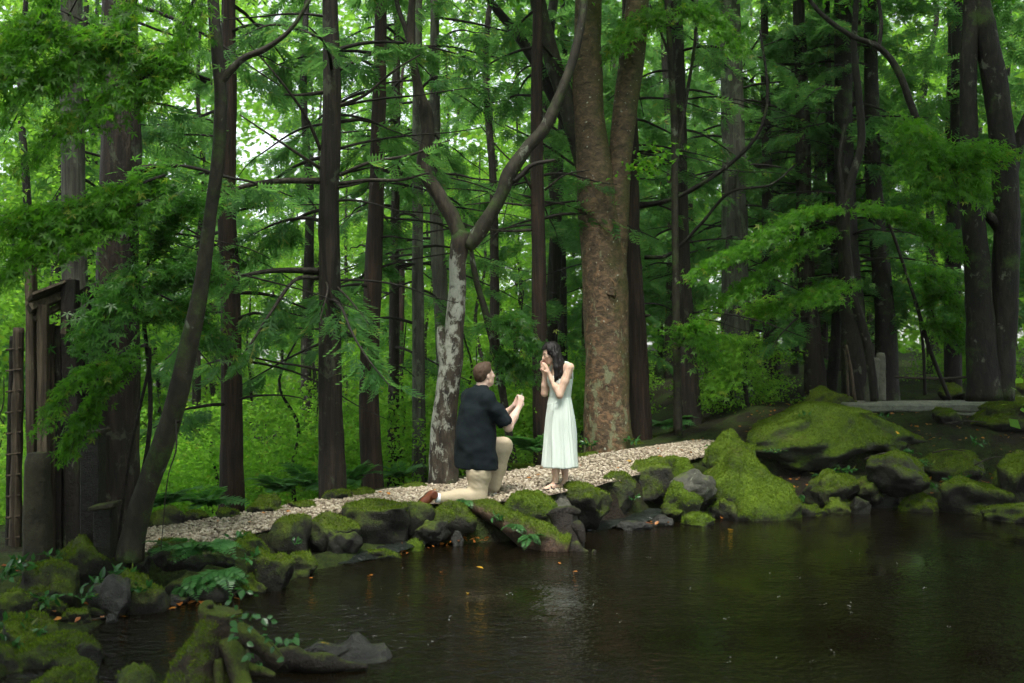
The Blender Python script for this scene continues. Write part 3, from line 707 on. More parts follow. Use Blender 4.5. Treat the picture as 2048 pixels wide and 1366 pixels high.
# ------------------------------------------------------------------ stump in the front water
def stump():
    D = 5.75; b = P(430, 1366, D); root = empty('tree_stump', (b[0], b[1], ZW - 0.1)); o = np.array(root.location)
    pts = np.array([P(425, 1420, D), P(425, 1340, D), P(430, 1280, D), P(437, 1222, D)])
    v, f = tube(pts, [0.19, 0.145, 0.12, 0.09], 44, 60, rough=0.45, freq=8, seed=21, flare=0.5, flare_h=0.15)
    st = mk('trunk', v, f, M['stump_moss'], root, o); moss_tufts(st, v - o, f[0], .35, 3)
    for pp, r in (([(400, 1300, D - .03), (385, 1340, D - .08), (345, 1385, D - .15)], [0.06, 0.055, 0.04]),
                  ([(455, 1285, D - .05), (475, 1330, D - .12), (490, 1400, D - .2)], [0.065, 0.065, 0.055]),
                  ([(435, 1320, D - .09), (438, 1360, D - .14), (440, 1400, D - .18)], [0.03, 0.03, 0.025]),
                  ([(470, 1335, D - .05), (515, 1340, D - .1), (550, 1352, D - .12)], [0.05, 0.03, 0.012]), ([(450, 1265, D), (490, 1270, D - .03), (530, 1300, D - .02), (560, 1330, D)], [0.06, 0.06, 0.05, 0.04]), ([(420, 1240, D), (412, 1215, D), (425, 1206, D)], [0.05, 0.04, 0.02])):
        v, f = tube(np.array([P(*q) for q in pp]), r, 12, 18, rough=0.25, freq=9, seed=int(pp[0][0])); mk('root', v, f, M['stump_moss'], root, o)
    tag(root, 'mossy broken stump with spreading roots in the near water', 'stump')
    PW = lambda px, py, z: P(px, py, (CZ - z) * FPX / (py - 683.0))
    pts = np.array([PW(470, 1322, ZW + .06), PW(560, 1318, ZW + .07), PW(640, 1326, ZW + .05), PW(735, 1334, ZW + .02)])
    v, f = tube(pts, [0.075, 0.065, 0.05, 0.02], 18, 50, rough=0.42, freq=9, seed=31)
    tag(mk('driftwood', v, f, M['wet_wood'], None, (b[0] + .3, b[1], ZW)), 'dark waterlogged branch lying from the stump towards the grey rock', 'branch')
rock_mat('stump_moss', (0.010, 0.007, 0.004, 1), (0.045, 0.031, 0.019, 1), 0.05, 0.6, mossl=(0.085, 0.12, 0.012, 1), wet=0.6)
stump()

# ------------------------------------------------------------------ stone bridge, pillars, stakes, rope on the right
def slab_piece(name, size, loc, rz, mat, parent=None, seed=1, cuts=14, amp=0.012):
    v, f = boxv(size, 0.025)
    import bmesh
    bm = bmesh.new(); vs_ = [bm.verts.new(x) for x in v]
    for g_ in f:
        for q in g_: bm.faces.new([vs_[i] for i in q])
    bmesh.ops.subdivide_edges(bm, edges=[e for e in bm.edges if e.calc_length() > 0.12], cuts=cuts, use_grid_fill=True)
    for x in bm.verts:
        p = np.array([x.co]) * 6 + seed * 3.1; x.co += Vector((0, 0, 1)) * float(fbm(p, 2, seed)[0]) * amp + Vector((1, 1, 0)) * float(fbm(p * 1.3, 2, seed + 4)[0]) * amp * 0.7
    me = bpy.data.meshes.new(name); bm.to_mesh(me); bm.free()
    o = link(name, me, M[mat], parent, loc); o.rotation_euler = (0, 0, rz)
    return o
br = P(1850, 812, 15.6); root = empty('stone_bridge', (br[0], br[1], 0.3)); o0 = np.array(root.location)
s = slab_piece('slab', (2.75, 0.8, 0.13), P(1853, 809, 15.6) + [0, 0.1, -0.03] - o0, 0.02, 'stone_slab', root, 3)
s = slab_piece('support_block', (0.95, 0.5, 0.17), P(1890, 829, 15.45) - o0 + [0, 0.1, -0.04], 0.0, 'stone_slab', root, 5, 6)
s = slab_piece('support_block', (0.8, 0.5, 0.2), P(1990, 832, 15.5) - o0, 0.1, 'stone_dark', root, 6, 6)
tag(root, 'flat grey stone slab bridge on stone blocks', 'bridge')
s = slab_piece('step_stone', (0.7, 0.35, 0.1), P(2020, 800, 15.9), 0.1, 'stone_slab', None, 8, 6); tag(s, 'pale flat stone beyond the right end of the bridge', 'stone')
s = slab_piece('step_stone', (0.30, 0.25, 0.1), P(1880, 848, 14.9), 0.3, 'stone_slab', None, 12, 6); tag(s, 'small grey paving stone on the moss below the bridge', 'stone')
def pillar(px0, px1, y0, y1, D, mat, label, lean=0.0, taper=0.85, name='stone_pillar', seed=1):
    k = D / FPX; w_ = (px1 - px0) * k; h_ = (y1 - y0) * k; c = P((px0 + px1) / 2, y1, D)
    n_ = 14; v = []; zz = np.linspace(0, h_, n_); q = []
    ring = np.array([(-.5, -.35), (-.35, -.5), (.35, -.5), (.5, -.35), (.5, .35), (.35, .5), (-.35, .5), (-.5, .35)])
    ring = np.array([ring[i] + (ring[(i + 1) % 8] - ring[i]) * t for i in range(8) for t in (0, 0.5)])
    for z in zz:
        s_ = w_ * (1 - (1 - taper) * z / h_); p = np.column_stack([ring * s_, np.full(16, z)])
        if z == h_: p[:, :2] *= 0.8
        p[:, :2] *= (1 + 0.09 * fbm(p * 7 + seed, 3, seed))[:, None]; p[:, 0] += lean * z; v.append(p)
    v = np.concatenate(v); v = np.vstack([v, [[lean * h_, 0, h_ + 0.01]]])
    i = np.arange(n_ - 1)[:, None] * 16; j = np.arange(16)[None]; j2 = (j + 1) % 16
    quads = np.stack([i + j, i + j2, i + 16 + j2, i + 16 + j], -1).reshape(-1, 4)
    jj = np.arange(16); tr = np.stack([np.full(16, len(v) - 1), (n_ - 1) * 16 + jj, (n_ - 1) * 16 + (jj + 1) % 16], 1)
    o = link(name, mesh_data(name, v, [quads, tr]), M[mat], None, c); return tag(o, label, 'pillar')
pillar(1752, 1770, 706, 800, 15.9, 'stone_pale', 'pale upright stone pillar with a square top by the bridge', seed=3)
pillar(1730, 1752, 716, 803, 15.7, 'stone_pale', 'pale leaning stone pillar behind the maple stem by the bridge', lean=0.09, seed=5)
def stake(pts, r, label, mat='old_wood', name='wooden_stake'):
    p = np.array([P(*q) for q in pts]); v, f = tube(p, r, 7, 10, rough=0.1, freq=8, seed=int(pts[0][0]))
    return tag(mk(name, v, f, M[mat], None, p[0]), label, 'stake')
stake([(1710, 800, 15.5), (1700, 730, 15.6), (1692, 690, 15.7)], [0.025, 0.025, 0.02], 'pale thin stake leaning left of the stone pillars')
stake([(1697, 800, 15.6), (1694, 740, 15.7), (1691, 700, 15.8)], [0.02, 0.02, 0.02], 'thin grey stake left of the pale leaning one')
def rope(pts, label):
    p = np.array([P(*q) for q in pts]); v, f = tube(p, 0.02, 7, 40)
    tag(mk('rope', v, f, M['rope'], None, p[0]), label, 'rope')
rope([(1790, 754, 16.0), (1850, 757, 15.6), (1900, 757, 15.2), (1950, 752, 14.8), (2002, 745, 14.4)], 'slack dark rope strung above the stone bridge')

# ------------------------------------------------------------------ ruined wooden gate on the left
def beam(parent, o0, a, b, wd, th, mat='old_wood', name='beam', seed=0):
    """a weathered board from a to b, wd tall/wide, th thick"""
    a, b = np.asarray(a, float), np.asarray(b, float); n_ = 12
    c = a[None] + (b - a)[None] * np.linspace(0, 1, n_)[:, None]; t = nrm(b - a)
    s_ = nrm(np.cross(t, [0, 1, 0]) if abs(t[1]) < 0.9 else np.cross(t, [1, 0, 0])); u = np.cross(s_, t)
    prof = np.array([(-.5, -.42), (-.42, -.5), (.42, -.5), (.5, -.42), (.5, .42), (.42, .5), (-.42, .5), (-.5, .42)])
    p = c[:, None] + s_[None, None] * (prof[:, 0] * wd)[None, :, None] + u[None, None] * (prof[:, 1] * th)[None, :, None]
    p = p + (fbm(p * np.array([9, 9, 9]) + seed, 2, seed)[..., None] * 0.05 * wd) * (s_ + u)[None, None]
    v = p.reshape(-1, 3); i = np.arange(n_ - 1)[:, None] * 8; j = np.arange(8)[None]; j2 = (j + 1) % 8
    q = np.stack([i + j, i + j2, i + 8 + j2, i + 8 + j], -1).reshape(-1, 4)
    e = np.array([[7, 6, 5, 4, 3, 2, 1, 0], [(n_ - 1) * 8 + k for k in range(8)]])
    return mk(name, v, [q, e], M[mat], parent, o0, smooth=False)
def gate():
    D = 8.6; base = P(95, 1120, D); root = empty('ruined_gate', base); o0 = np.array(root.location)
    def Q(px, py, d=0): return P(px, py, D + d)
    beam(root, o0, Q(62, 520), Q(66, 1125), 0.07, 0.09, name='post', seed=1)
    beam(root, o0, Q(86, 610, -.02), Q(88, 1120, -.02), 0.085, 0.07, name='post', seed=2)
    beam(root, o0, Q(140, 560, .15), Q(152, 1115, .15), 0.13, 0.12, 'bark_dark', name='post', seed=3)
    beam(root, o0, Q(182, 585, .3), Q(184, 1100, .3), 0.07, 0.1, 'bark_dark', name='post', seed=4)
    beam(root, o0, Q(50, 512, -.06), Q(140, 478, .3), 0.11, 0.10, name='lintel', seed=5)
    beam(root, o0, Q(52, 492, -.05), Q(146, 456, .3), 0.05, 0.22, 'bark_dark', name='lintel_cap', seed=6)
    beam(root, o0, Q(58, 618, -.07), Q(136, 588, .2), 0.07, 0.09, name='crossbeam', seed=7)
    beam(root, o0, Q(58, 598, -.08), Q(136, 568, .2), 0.025, 0.2, name='crossbeam_cap', seed=8)
    beam(root, o0, Q(66, 640, -.03), Q(134, 606, .2), 0.05, 0.06, name='crossbeam', seed=9)
    beam(root, o0, Q(170, 585, .2), Q(194, 580, .3), 0.09, 0.2, 'bark_dark', name='bracket', seed=10)
    for k, (x, w_) in enumerate(((102, .055), (114, .075), (128, .075), (142, .08), (157, .085), (172, .08))):
        beam(root, o0, Q(x, 648 + 3 * k, .10 + .05 * k), Q(x + 2, 1110, .10 + .05 * k), w_, 0.03, 'bark_dark' if k > 0 else 'old_wood', name='plank', seed=11 + k)  # all but the first coloured dark to stand for the shaded recess
    beam(root, o0, Q(133, 640, .02), Q(128, 668, .02), 0.05, 0.03, 'old_wood', name='splintered_board', seed=33)
    tag(root, 'tall ruined wooden gate frame with weathered posts and planks coloured dark as its shaded hollow', 'gate')
    # notched pole standing left of the gate
    b2 = P(35, 1120, 8.9); r2 = empty('notched_pole', b2)
    v, f = tube(np.array([P(30, 1120, 8.9), P(34, 900, 8.9), P(38, 655, 8.9)]), [0.055, 0.05, 0.045], 10, 40, rough=0.15, freq=7, seed=7); mk('pole', v, f, M['old_wood'], r2, b2)
    v, f = tube(np.array([P(17, 1110, 8.95), P(20, 900, 8.95), P(25, 672, 8.95)]), [0.03, 0.03, 0.025], 8, 30, rough=0.15, freq=7, seed=8); mk('pole', v, f, M['bark_dark'], r2, b2)
    for k in range(10):
        y = 700 + k * 42; v, f = tube(np.array([P(12 - .1 * k, y, 8.86), P(44 - .5 * k, y - 4, 8.86)]), 0.009, 7, 6, rough=0.2, freq=9, seed=k); mk('rung', v, f, M['old_wood'], r2, b2)
    tag(r2, 'old notched ladder pole standing left of the ruined gate', 'pole')
gate()
pillar(52, 99, 906, 1150, 7.75, 'stone_moss', 'tall weathered stone pillar in front of the ruined gate', taper=0.86, seed=11)
def capped_post(px0, px1, y0, y1, D, label):
    k = D / FPX; c = P((px0 + px1) / 2, y1, D); w_ = (px1 - px0) * k; h_ = (y1 - y0) * k; root = empty('capped_post', c)
    v, f = boxv((w_ * .72, w_ * .72, h_), 0.01); mk('shaft', v + [0, 0, h_ / 2], f, M['stone_dark'], root, smooth=False)
    v, f = boxv((w_, w_, 0.035), 0.008); v = v + [0, 0, h_ + .012]; v[:, 2] += v[:, 0] * 0.16; mk('cap', v, f, M['stone_moss'], root, smooth=False)
    tag(root, label, 'post')
capped_post(160, 212, 868, 1110, 8.1, 'taller dark post with a slanted cap between gate and leaning trunk')
capped_post(186, 236, 1014, 1120, 7.95, 'shorter dark post with a slanted mossy cap beside the leaning trunk')

rock(-40, 60, 1290, 1372, -0.5, 'dark mossy stone in the very corner of the picture', 'rock_half')  # half-mossed stones here and below carry corner shade in their darker colour
rock(118, 186, 1212, 1252, -0.42, 'low dark stone behind the dead leaves at the left waterline', 'rock_half')
rock(180, 250, 1196, 1236, -0.42, 'low stone at the waterline between wet boulder and mossy one', 'stone_dark')
rock(60, 130, 1190, 1240, -0.4, 'mossy lump above the cushion boulder on the left bank', 'rock_half')
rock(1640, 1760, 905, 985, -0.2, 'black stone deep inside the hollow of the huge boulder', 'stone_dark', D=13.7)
# ------------------------------------------------------------------ people: implicit volumes turned into one skin each
class Vol:
    def __init__(s, lo, hi, h):
        s.h = h; s.lo = np.asarray(lo, float); n = np.ceil((np.asarray(hi) - s.lo) / h).astype(int) + 1
        s.ax = [s.lo[i] + h * np.arange(n[i]) for i in range(3)]; s.F = np.full(n, 0.5, np.float32)
    def put(s, lo, hi, fn, k=0.02, sub=False):
        m = k + 2 * s.h; sl = []
        for i in range(3):
            a = max(0, int((lo[i] - m - s.lo[i]) / s.h)); b = min(len(s.ax[i]), int((hi[i] + m - s.lo[i]) / s.h) + 2)
            if b <= a: return
            sl.append(slice(a, b))
        sl = tuple(sl)
        p = np.stack(np.meshgrid(*[s.ax[i][sl[i]] for i in range(3)], indexing='ij'), -1)
        d = fn(p); F = s.F[sl]
        if sub: d = -d; h = np.clip(.5 - .5 * (d - F) / k, 0, 1); s.F[sl] = F * h + d * (1 - h) + k * h * (1 - h) if False else np.maximum(F, d)
        else:
            h = np.clip(.5 + .5 * (d - F) / k, 0, 1); s.F[sl] = d * (1 - h) + F * h - k * h * (1 - h)
    def cap(s, a, b, ra, rb, k=0.02):
        a, b = np.asarray(a, float), np.asarray(b, float); R = max(ra, rb); v = b - a; L = max(v.dot(v), 1e-9)
        def fn(p):
            t = np.clip(((p - a) @ v) / L, 0, 1); return np.linalg.norm(p - a - t[..., None] * v, axis=-1) - (ra + (rb - ra) * t)
        s.put(np.minimum(a, b) - R, np.maximum(a, b) + R, fn, k)
    def chain(s, pts, rad, k=0.02):
        for i in range(len(pts) - 1): s.cap(pts[i], pts[i + 1], rad[i], rad[i + 1], k)
    def ell(s, c, r, R=None, k=0.02, sub=False):
        c, r = np.asarray(c, float), np.asarray(r, float); R = np.eye(3) if R is None else np.asarray(R); m = r.max()
        def fn(p):
            q = (p - c) @ R.T; k0 = np.linalg.norm(q / r, axis=-1); k1 = np.linalg.norm(q / (r * r), axis=-1); return k0 * (k0 - 1) / np.maximum(k1, 1e-6)
        s.put(c - m, c + m, fn, k, sub)
    def loft(s, zs, cx, cy, rx, ry, ang, k=0.02, fold=None):
        """stack of turned ellipses; ang: direction of the rx axis"""
        zs = np.asarray(zs, float); R = max(max(rx), max(ry))
        ca, sa = math.cos(ang), math.sin(ang)
        def fn(p):
            z = np.clip(p[..., 2], zs[0], zs[-1]); X = p[..., 0] - np.interp(z, zs, cx); Y = p[..., 1] - np.interp(z, zs, cy)
            a, b = np.interp(z, zs, rx), np.interp(z, zs, ry); u, w_ = X * ca + Y * sa, -X * sa + Y * ca
            k0 = np.sqrt((u / a) ** 2 + (w_ / b) ** 2) + 1e-6; k1 = np.sqrt((u / a ** 2) ** 2 + (w_ / b ** 2) ** 2) + 1e-6
            d = k0 * (k0 - 1) / k1
            if fold is not None: d = d + fold(p, np.arctan2(w_, u))
            dz = np.maximum(zs[0] - p[..., 2], p[..., 2] - zs[-1])
            return np.where(dz > 0, np.sqrt(np.maximum(d, 0) ** 2 + dz ** 2), np.maximum(d, dz))
        s.put((min(cx) - R, min(cy) - R, zs[0]), (max(cx) + R, max(cy) + R, zs[-1]), fn, k)
    def mesh(s, smooth=2):
        F = s.F; S = F < 0; nx, ny, nz = F.shape; h = s.h
        c = [(i, j, k) for i in (0, 1) for j in (0, 1) for k in (0, 1)]
        sh = lambda A, o: A[o[0]:nx - 1 + o[0], o[1]:ny - 1 + o[1], o[2]:nz - 1 + o[2]]
        cnt = sum(sh(S, o).astype(np.int8) for o in c); act = (cnt > 0) & (cnt < 8)
        I, J, K = np.nonzero(act); n = len(I); vi = np.full(act.shape, -1, np.int64); vi[I, J, K] = np.arange(n)
        acc = np.zeros((n, 3)); m = np.zeros(n)
        for a in c:
            for ax in range(3):
                if a[ax]: continue
                b = list(a); b[ax] = 1
                fa = F[I + a[0], J + a[1], K + a[2]]; fb = F[I + b[0], J + b[1], K + b[2]]; x = (fa < 0) != (fb < 0)
                t = np.where(x, fa / np.where(x, fa - fb, 1), 0); q = np.tile(np.array(a, float), (n, 1)); q[:, ax] += t; acc[x] += q[x]; m[x] += 1
        v = (np.column_stack([I, J, K]) + acc / m[:, None]) * h + s.lo
        quads = []
        for ax in range(3):
            o1, o2 = [(1, 2), (2, 0), (0, 1)][ax]
            A = [slice(1, -1)] * 3; A[ax] = slice(0, F.shape[ax] - 1); B = list(A); B[ax] = slice(1, F.shape[ax])
            sa, sb = S[tuple(A)], S[tuple(B)]; x = np.nonzero(sa != sb); base = [x[0] + 1, x[1] + 1, x[2] + 1]; base[ax] = x[ax]
            def g(d1, d2):
                q = [b_.copy() for b_ in base]; q[o1] -= d1; q[o2] -= d2; return vi[q[0], q[1], q[2]]
            Q = np.column_stack([g(1, 1), g(0, 1), g(0, 0), g(1, 0)]); fl = sb[x]; Q[fl] = Q[fl][:, ::-1]; quads.append(Q)
        Q = np.concatenate(quads); Q = Q[(Q >= 0).all(1)]
        for _ in range(smooth):
            a = np.zeros_like(v); d = np.zeros(len(v))
            for i in range(4):
                np.add.at(a, Q[:, i], v[Q[:, (i + 1) % 4]]); np.add.at(d, Q[:, i], 1); np.add.at(a, Q[:, (i + 1) % 4], v[Q[:, i]]); np.add.at(d, Q[:, (i + 1) % 4], 1)
            v = v * .5 + .5 * a / np.maximum(d, 1)[:, None]
        return v, Q

def basis(fwd, up=(0, 0, 1)):
    """rows: forward, left, up"""
    f = nrm(np.asarray(fwd, float)); l = nrm(np.cross(up, f)); return np.array([f, l, np.cross(f, l)])

def hand(V, wrist, fwd, palm_n, curl=0.5, scale=1.0, thumb_side=1):
    """palm and five fingers; fwd: where the fingers point, palm_n: out of the palm"""
    f = nrm(np.asarray(fwd, float)); n_ = nrm(np.asarray(palm_n, float) - f * np.dot(palm_n, f)); s_ = np.cross(n_, f) * thumb_side; sc = scale
    w = np.asarray(wrist, float); knuck = w + f * .085 * sc
    V.cap(w, w + f * .04 * sc + s_ * .012 * sc, .022 * sc, .024 * sc, .015); V.cap(w + s_ * .012 * sc, knuck + s_ * .022 * sc, .02 * sc, .015 * sc, .012)
    V.cap(w - s_ * .012 * sc, knuck - s_ * .024 * sc, .019 * sc, .014 * sc, .012); V.cap(w, knuck, .02 * sc, .015 * sc, .012)
    for k, (off, L) in enumerate(((.031, .068), (.011, .076), (-.010, .071), (-.030, .056))):
        p = knuck + s_ * off * sc; d = f.copy(); pts = [p]
        for seg, fr in enumerate((.45, .32, .23)):
            a = curl * (.55 + .35 * seg); d = nrm(f * math.cos(a * (seg + 1) * .8) + n_ * math.sin(a * (seg + 1) * .8)); pts.append(pts[-1] + d * L * fr * sc * 1.0)
        V.chain(pts, [.0092 * sc, .0088 * sc, .008 * sc, .0068 * sc], .004)
    t0 = w + f * .025 * sc + s_ * .026 * sc; t1 = t0 + (f * .5 + s_ * .75 + n_ * .3) * .036 * sc; t2 = t1 + (f * .85 + s_ * .25 + n_ * .45) * .03 * sc
    V.chain([t0, t1, t2], [.014 * sc, .0105 * sc, .0085 * sc], .008)

def head(V, c, fwd, s=1.0, up=(0, 0, 1), female=False):
    """skull, jaw, nose, brow, lips, ears; c: centre of the head"""
    B = basis(fwd, up); f, l, u = B; c = np.asarray(c, float)
    def at(a, b, d): return c + (f * a + l * b + u * d) * s
    V.ell(at(-.012, 0, .032), np.array([.094, .075, .088]) * s, B, .02)                     # cranium
    V.ell(at(.022, 0, -.035), np.array([.068, .060, .082]) * s, B, .03)                     # face
    V.ell(at(.046, 0, -.088), np.array([.030, .030, .024]) * s, B, .025)                    # chin
    for q in (-1, 1):
        V.cap(at(-.005, q * .052, -.062), at(.045, q * .022, -.094), .020 * s, .018 * s, .02)   # jaw
        V.ell(at(.062, q * .034, -.022), np.array([.022, .022, .018]) * s, B, .02)          # cheek
        V.cap(at(.078, q * .014, .012), at(.068, q * .042, .010), .011 * s, .010 * s, .012)   # brow
        V.ell(at(-.005, q * .076, -.012), np.array([.017, .007, .030]) * s, B, .006)          # ear
        V.ell(at(.074, q * .030, -.006), np.array([.011, .012, .010]) * s, B, .006)           # eyelid
    V.chain([at(.084, 0, .006), at(.100, 0, -.020), at(.106, 0, -.033)], [.009 * s, .011 * s, .013 * s], .008)   # nose
    V.cap(at(.086, -.014, -.036), at(.086, .014, -.036), .009 * s, .009 * s, .008)
    V.cap(at(.084, -.016, -.058), at(.084, .016, -.058), .0075 * s, .0075 * s, .006); V.cap(at(.082, -.014, -.069), at(.082, .014, -.069), .0075 * s, .0075 * s, .006)
    return at

# ------------------------------------------------------------------ the kneeling man
def man():
    Y0 = 10.30; k = Y0 / FPX
    def J(px, py, dy=0.0): return np.array([(px - 1024) * k, Y0 + dy, CZ - (py - 683) * k])
    g = float(zpath(-.4)); root = empty('person', (-.40, Y0, g)); o0 = np.array(root.location)
    fw = np.array([math.cos(.52), math.sin(.52), 0]); rt = np.array([fw[1], -fw[0], 0])
    shC = J(956, 797, .02); shR = shC + rt * .205; shL = shC - rt * .205; pel = J(950, 898, .02)
    elR = J(1017, 853, -.10); wrR = J(1038, 815, .03); elL = J(1000, 845, .27); wrL = J(1030, 812, .13)
    hipR = pel + rt * .10; hipL = pel - rt * .10
    knR = J(957, 990, -.09); anR = J(884, 990, -.20); knL = J(1006, 897, .20); anL = J(983, 982, .16)
    hc = J(969, 751, .05); hf = nrm(np.array([math.cos(.60), math.sin(.60), .22]))
    V = Vol((-1.15, Y0 - .6, -.1), (.25, Y0 + .6, 1.5), .0075)
    at = head(V, hc, hf, 1.06)
    V.chain([J(957, 795, .02), J(964, 772, .04)], [.062, .060], .02); V.cap(J(964, 778, .04), hc - [0.01, 0, .04], .062, .060, .03)
    V.chain([shL, shC + [0, 0, -.02], shR], [.055, .07, .055], .03); V.chain([shC + [.02, .01, -.06], J(952, 850, .02), pel], [.09, .12, .12], .03)
    V.chain([shR, elR], [.062, .047], .03); V.chain([elR, (elR + wrR) / 2 + [0, 0, .005], wrR], [.047, .044, .029], .02)
    V.chain([shL, elL], [.062, .047], .03); V.chain([elL, (elL + wrL) / 2, wrL], [.047, .042, .029], .02)
    tgt = J(1043, 797, .09)
    hand(V, wrR, np.array([.25, .15, .9]), np.array([-.5, .8, .2]), .85, 1.0, 1)
    hand(V, wrL, np.array([.45, -.15, .8]), np.array([.3, -.9, .2]), .75, 1.0, -1)
    V.chain([hipR, knR], [.09, .06], .03); V.chain([knR, anR], [.055, .038], .02); V.chain([hipL, knL], [.09, .06], .03); V.chain([knL, anL], [.055, .038], .02)
    V.chain([anR, anR + [-.06, -.02, .01]], [.036, .03], .02); V.chain([anL, anL + [.05, .03, -.03]], [.036, .03], .02)
    v, q = V.mesh(2); mk('body', v, q, M['skin_fair'], root, o0)
    # short hair, faded at the sides
    H = Vol(hc - .2, hc + .2, .005); B = basis(hf)
    H.ell(at(-.016, 0, .043), np.array([.101, .081, .090]) * 1.06, B, .02); H.ell(at(.035, 0, .098), np.array([.06, .055, .03]), B, .03); H.ell(at(-.06, 0, -.005), np.array([.05, .068, .062]), B, .03)
    p = np.stack(np.meshgrid(*H.ax, indexing='ij'), -1); q_ = (p - hc) @ B.T / 1.06
    line = np.maximum(q_[..., 0] - (.072 + .10 * (q_[..., 2] - .09)), np.where(q_[..., 0] > -.015, (.005 + np.clip(q_[..., 0], -.02, .09) * .75) - q_[..., 2], -.092 - q_[..., 2] + 0 * q_[..., 0]))
    H.F = np.maximum(H.F + .004 * fbm(p * np.array([90, 90, 40]), 2, 4), line)
    v, q = H.mesh(1); mk('hair', v, q, M['hair_brown'], root, o0)
    # shirt
    S = Vol((-.85, Y0 - .5, .15), (.12, Y0 + .5, 1.25), .010)
    zz = np.array([.285, .36, .50, .65, .80, .92, 1.0, 1.06, 1.10])
    cx = np.array([J(952, 0)[0], J(951, 0)[0], J(950, 0)[0], J(950, 0)[0], J(951, 0)[0], J(953, 0)[0], J(956, 0)[0], J(959, 0)[0], J(962, 0)[0]])
    cy = np.full(9, Y0 + .02)
    dep = np.array([.205, .207, .207, .195, .178, .158, .13, .095, .065]); wid = np.array([.262, .262, .26, .256, .256, .255, .235, .17, .10])
    def fold(p, th):
        z = p[..., 2]; hem = np.clip((.75 - z) / .5, 0, 1)
        return -.010 * hem * np.sin(6 * th + 2.0 * np.sin(3 * th) + 2 * z) - .006 * np.sin(18 * z + 3 * th) * np.clip(np.sin(2 * th + 1), 0, 1)
    S.loft(zz, cx, cy, dep, wid, .52, .03, fold)
    mR = shR + (elR - shR) * .78; mL = shL + (elL - shL) * .78
    S.chain([shR + [0, 0, -.01], shR + (elR - shR) * .4, mR], [.085, .082, .088], .035); S.chain([shL + [0, 0, -.01], mL], [.085, .085], .035)
    S.chain([shC, J(963, 779, .035)], [.112, .084], .04); S.chain([shL, shC + [0, 0, .008], shR], [.085, .112, .085], .05)
    S.ell(mR + (elR - shR) * .16, (.075, .075, .055), basis(elR - shR)[[1, 2, 0]], .01, sub=True)
    p = np.stack(np.meshgrid(*S.ax, indexing='ij'), -1)
    S.F = S.F + (.011 * fbm(p * np.array([6, 6, 8]), 3, 8) + .006 * np.abs(fbm(p * np.array([9, 9, 5]) + 4, 2, 12))).astype(np.float32)
    S.F = np.maximum(S.F, (.29 + .05 * (p[..., 0] + .4) * -1 - p[..., 2]).astype(np.float32))
    v, q = S.mesh(1); sh = mk('shirt', v, q, M['shirt_navy'], root, o0)
    n_ = 26; th = np.linspace(-.4, 2 * math.pi - 1.6, n_); c = J(964, 779, .04)      # folded collar
    ring = np.stack([c[0] + .074 * np.cos(th + .9), c[1] + .078 * np.sin(th + .9), c[2] + .012 - .022 * np.cos(th + .6)], 1)
    v, f = tube(ring, .014, 8, 40, squash=1.3); mk('collar', v, f, M['shirt_navy'], sh, o0)
    # trousers
    T = Vol((-1.0, Y0 - .5, -.05), (.2, Y0 + .6, .75), .0095)
    T.chain([pel + rt * .03, pel - rt * .03], [.15, .15], .04); T.chain([hipR + [0, 0, -.02], (hipR + knR) / 2, knR + [0, 0, .01]], [.14, .128, .088], .03)
    T.chain([knR, (knR * .5 + anR * .5), anR * .92 + knR * .08], [.088, .078, .060], .04)
    T.chain([hipL + [0, 0, -.02], knL], [.13, .098], .03); T.chain([knL, (knL + anL) / 2, anL * .94 + knL * .06], [.096, .092, .084], .03)
    p = np.stack(np.meshgrid(*T.ax, indexing='ij'), -1)
    def wr(p, c, s_): return np.exp(-(((p - c) / s_) ** 2).sum(-1))
    T.F = T.F + (.005 * fbm(p * np.array([5, 5, 16]), 3, 3) + .0045 * np.sin(p[..., 2] * 110 + p[..., 0] * 60 + 9 * vnoise(p * 8, 2)) * (.5 + .5 * vnoise(p * 11, 6)) * (wr(p, (hipR + knR * 2) / 3, .16) + .7 * wr(p, (knL + anL) / 2, .18))).astype(np.float32)
    v, q = T.mesh(1); mk('trousers', v, q, M['khaki'], root, o0)
    # socks and shoes
    v, f = tube(np.array([anR + (knR - anR) * .12, anR + [-.01, 0, 0], anR + [-.05, -.015, .0]]), [.045, .047, .047], 16, 12); mk('sock', v, f, M['sock_white'], root, o0)
    v, f = tube(np.array([anL + (knL - anL) * .2, anL + [0, 0, -.01], anL + [.02, .01, -.05]]), [.046, .046, .05], 16, 12); mk('sock', v, f, M['sock_white'], root, o0)
    def shoe(heel, toe, up):
        f_ = nrm(toe - heel); l = nrm(np.cross(up, f_)); u = np.cross(f_, l); L = np.linalg.norm(toe - heel); B = np.array([f_, l, u])
        V = Vol(np.minimum(heel, toe) - .12, np.maximum(heel, toe) + .12, .005)
        V.ell(heel + f_ * .05 + u * .025, (.06, .040, .045), B, .02); V.ell(heel + f_ * L * .45 + u * .022, (L * .36, .045, .04), B, .03); V.ell(toe - f_ * .06 + u * .014, (.072, .047, .030), B, .03)
        V.cap(heel + f_ * .04 + u * .02, heel + f_ * .03 + u * .075, .040, .040, .02)
        p = np.stack(np.meshgrid(*V.ax, indexing='ij'), -1); V.F = np.maximum(V.F, (-.006 - (p - heel) @ u).astype(np.float32)); V.F = np.maximum(V.F, ((p - heel) @ u - .085).astype(np.float32))
        v, q = V.mesh(1); s_ = mk('shoe', v, q, M['shoe_leather'], root, o0)
        a = np.linspace(0, 2 * math.pi, 36, endpoint=False); mid = heel + f_ * L * .5
        out = np.stack([mid + f_ * (L * .52 * math.cos(t)) + l * (.050 * math.sin(t) * (1 - .12 * math.cos(t + 3.0)) * (1 - .16 * math.exp(-((math.cos(t) + .1) / .3) ** 2))) for t in a])
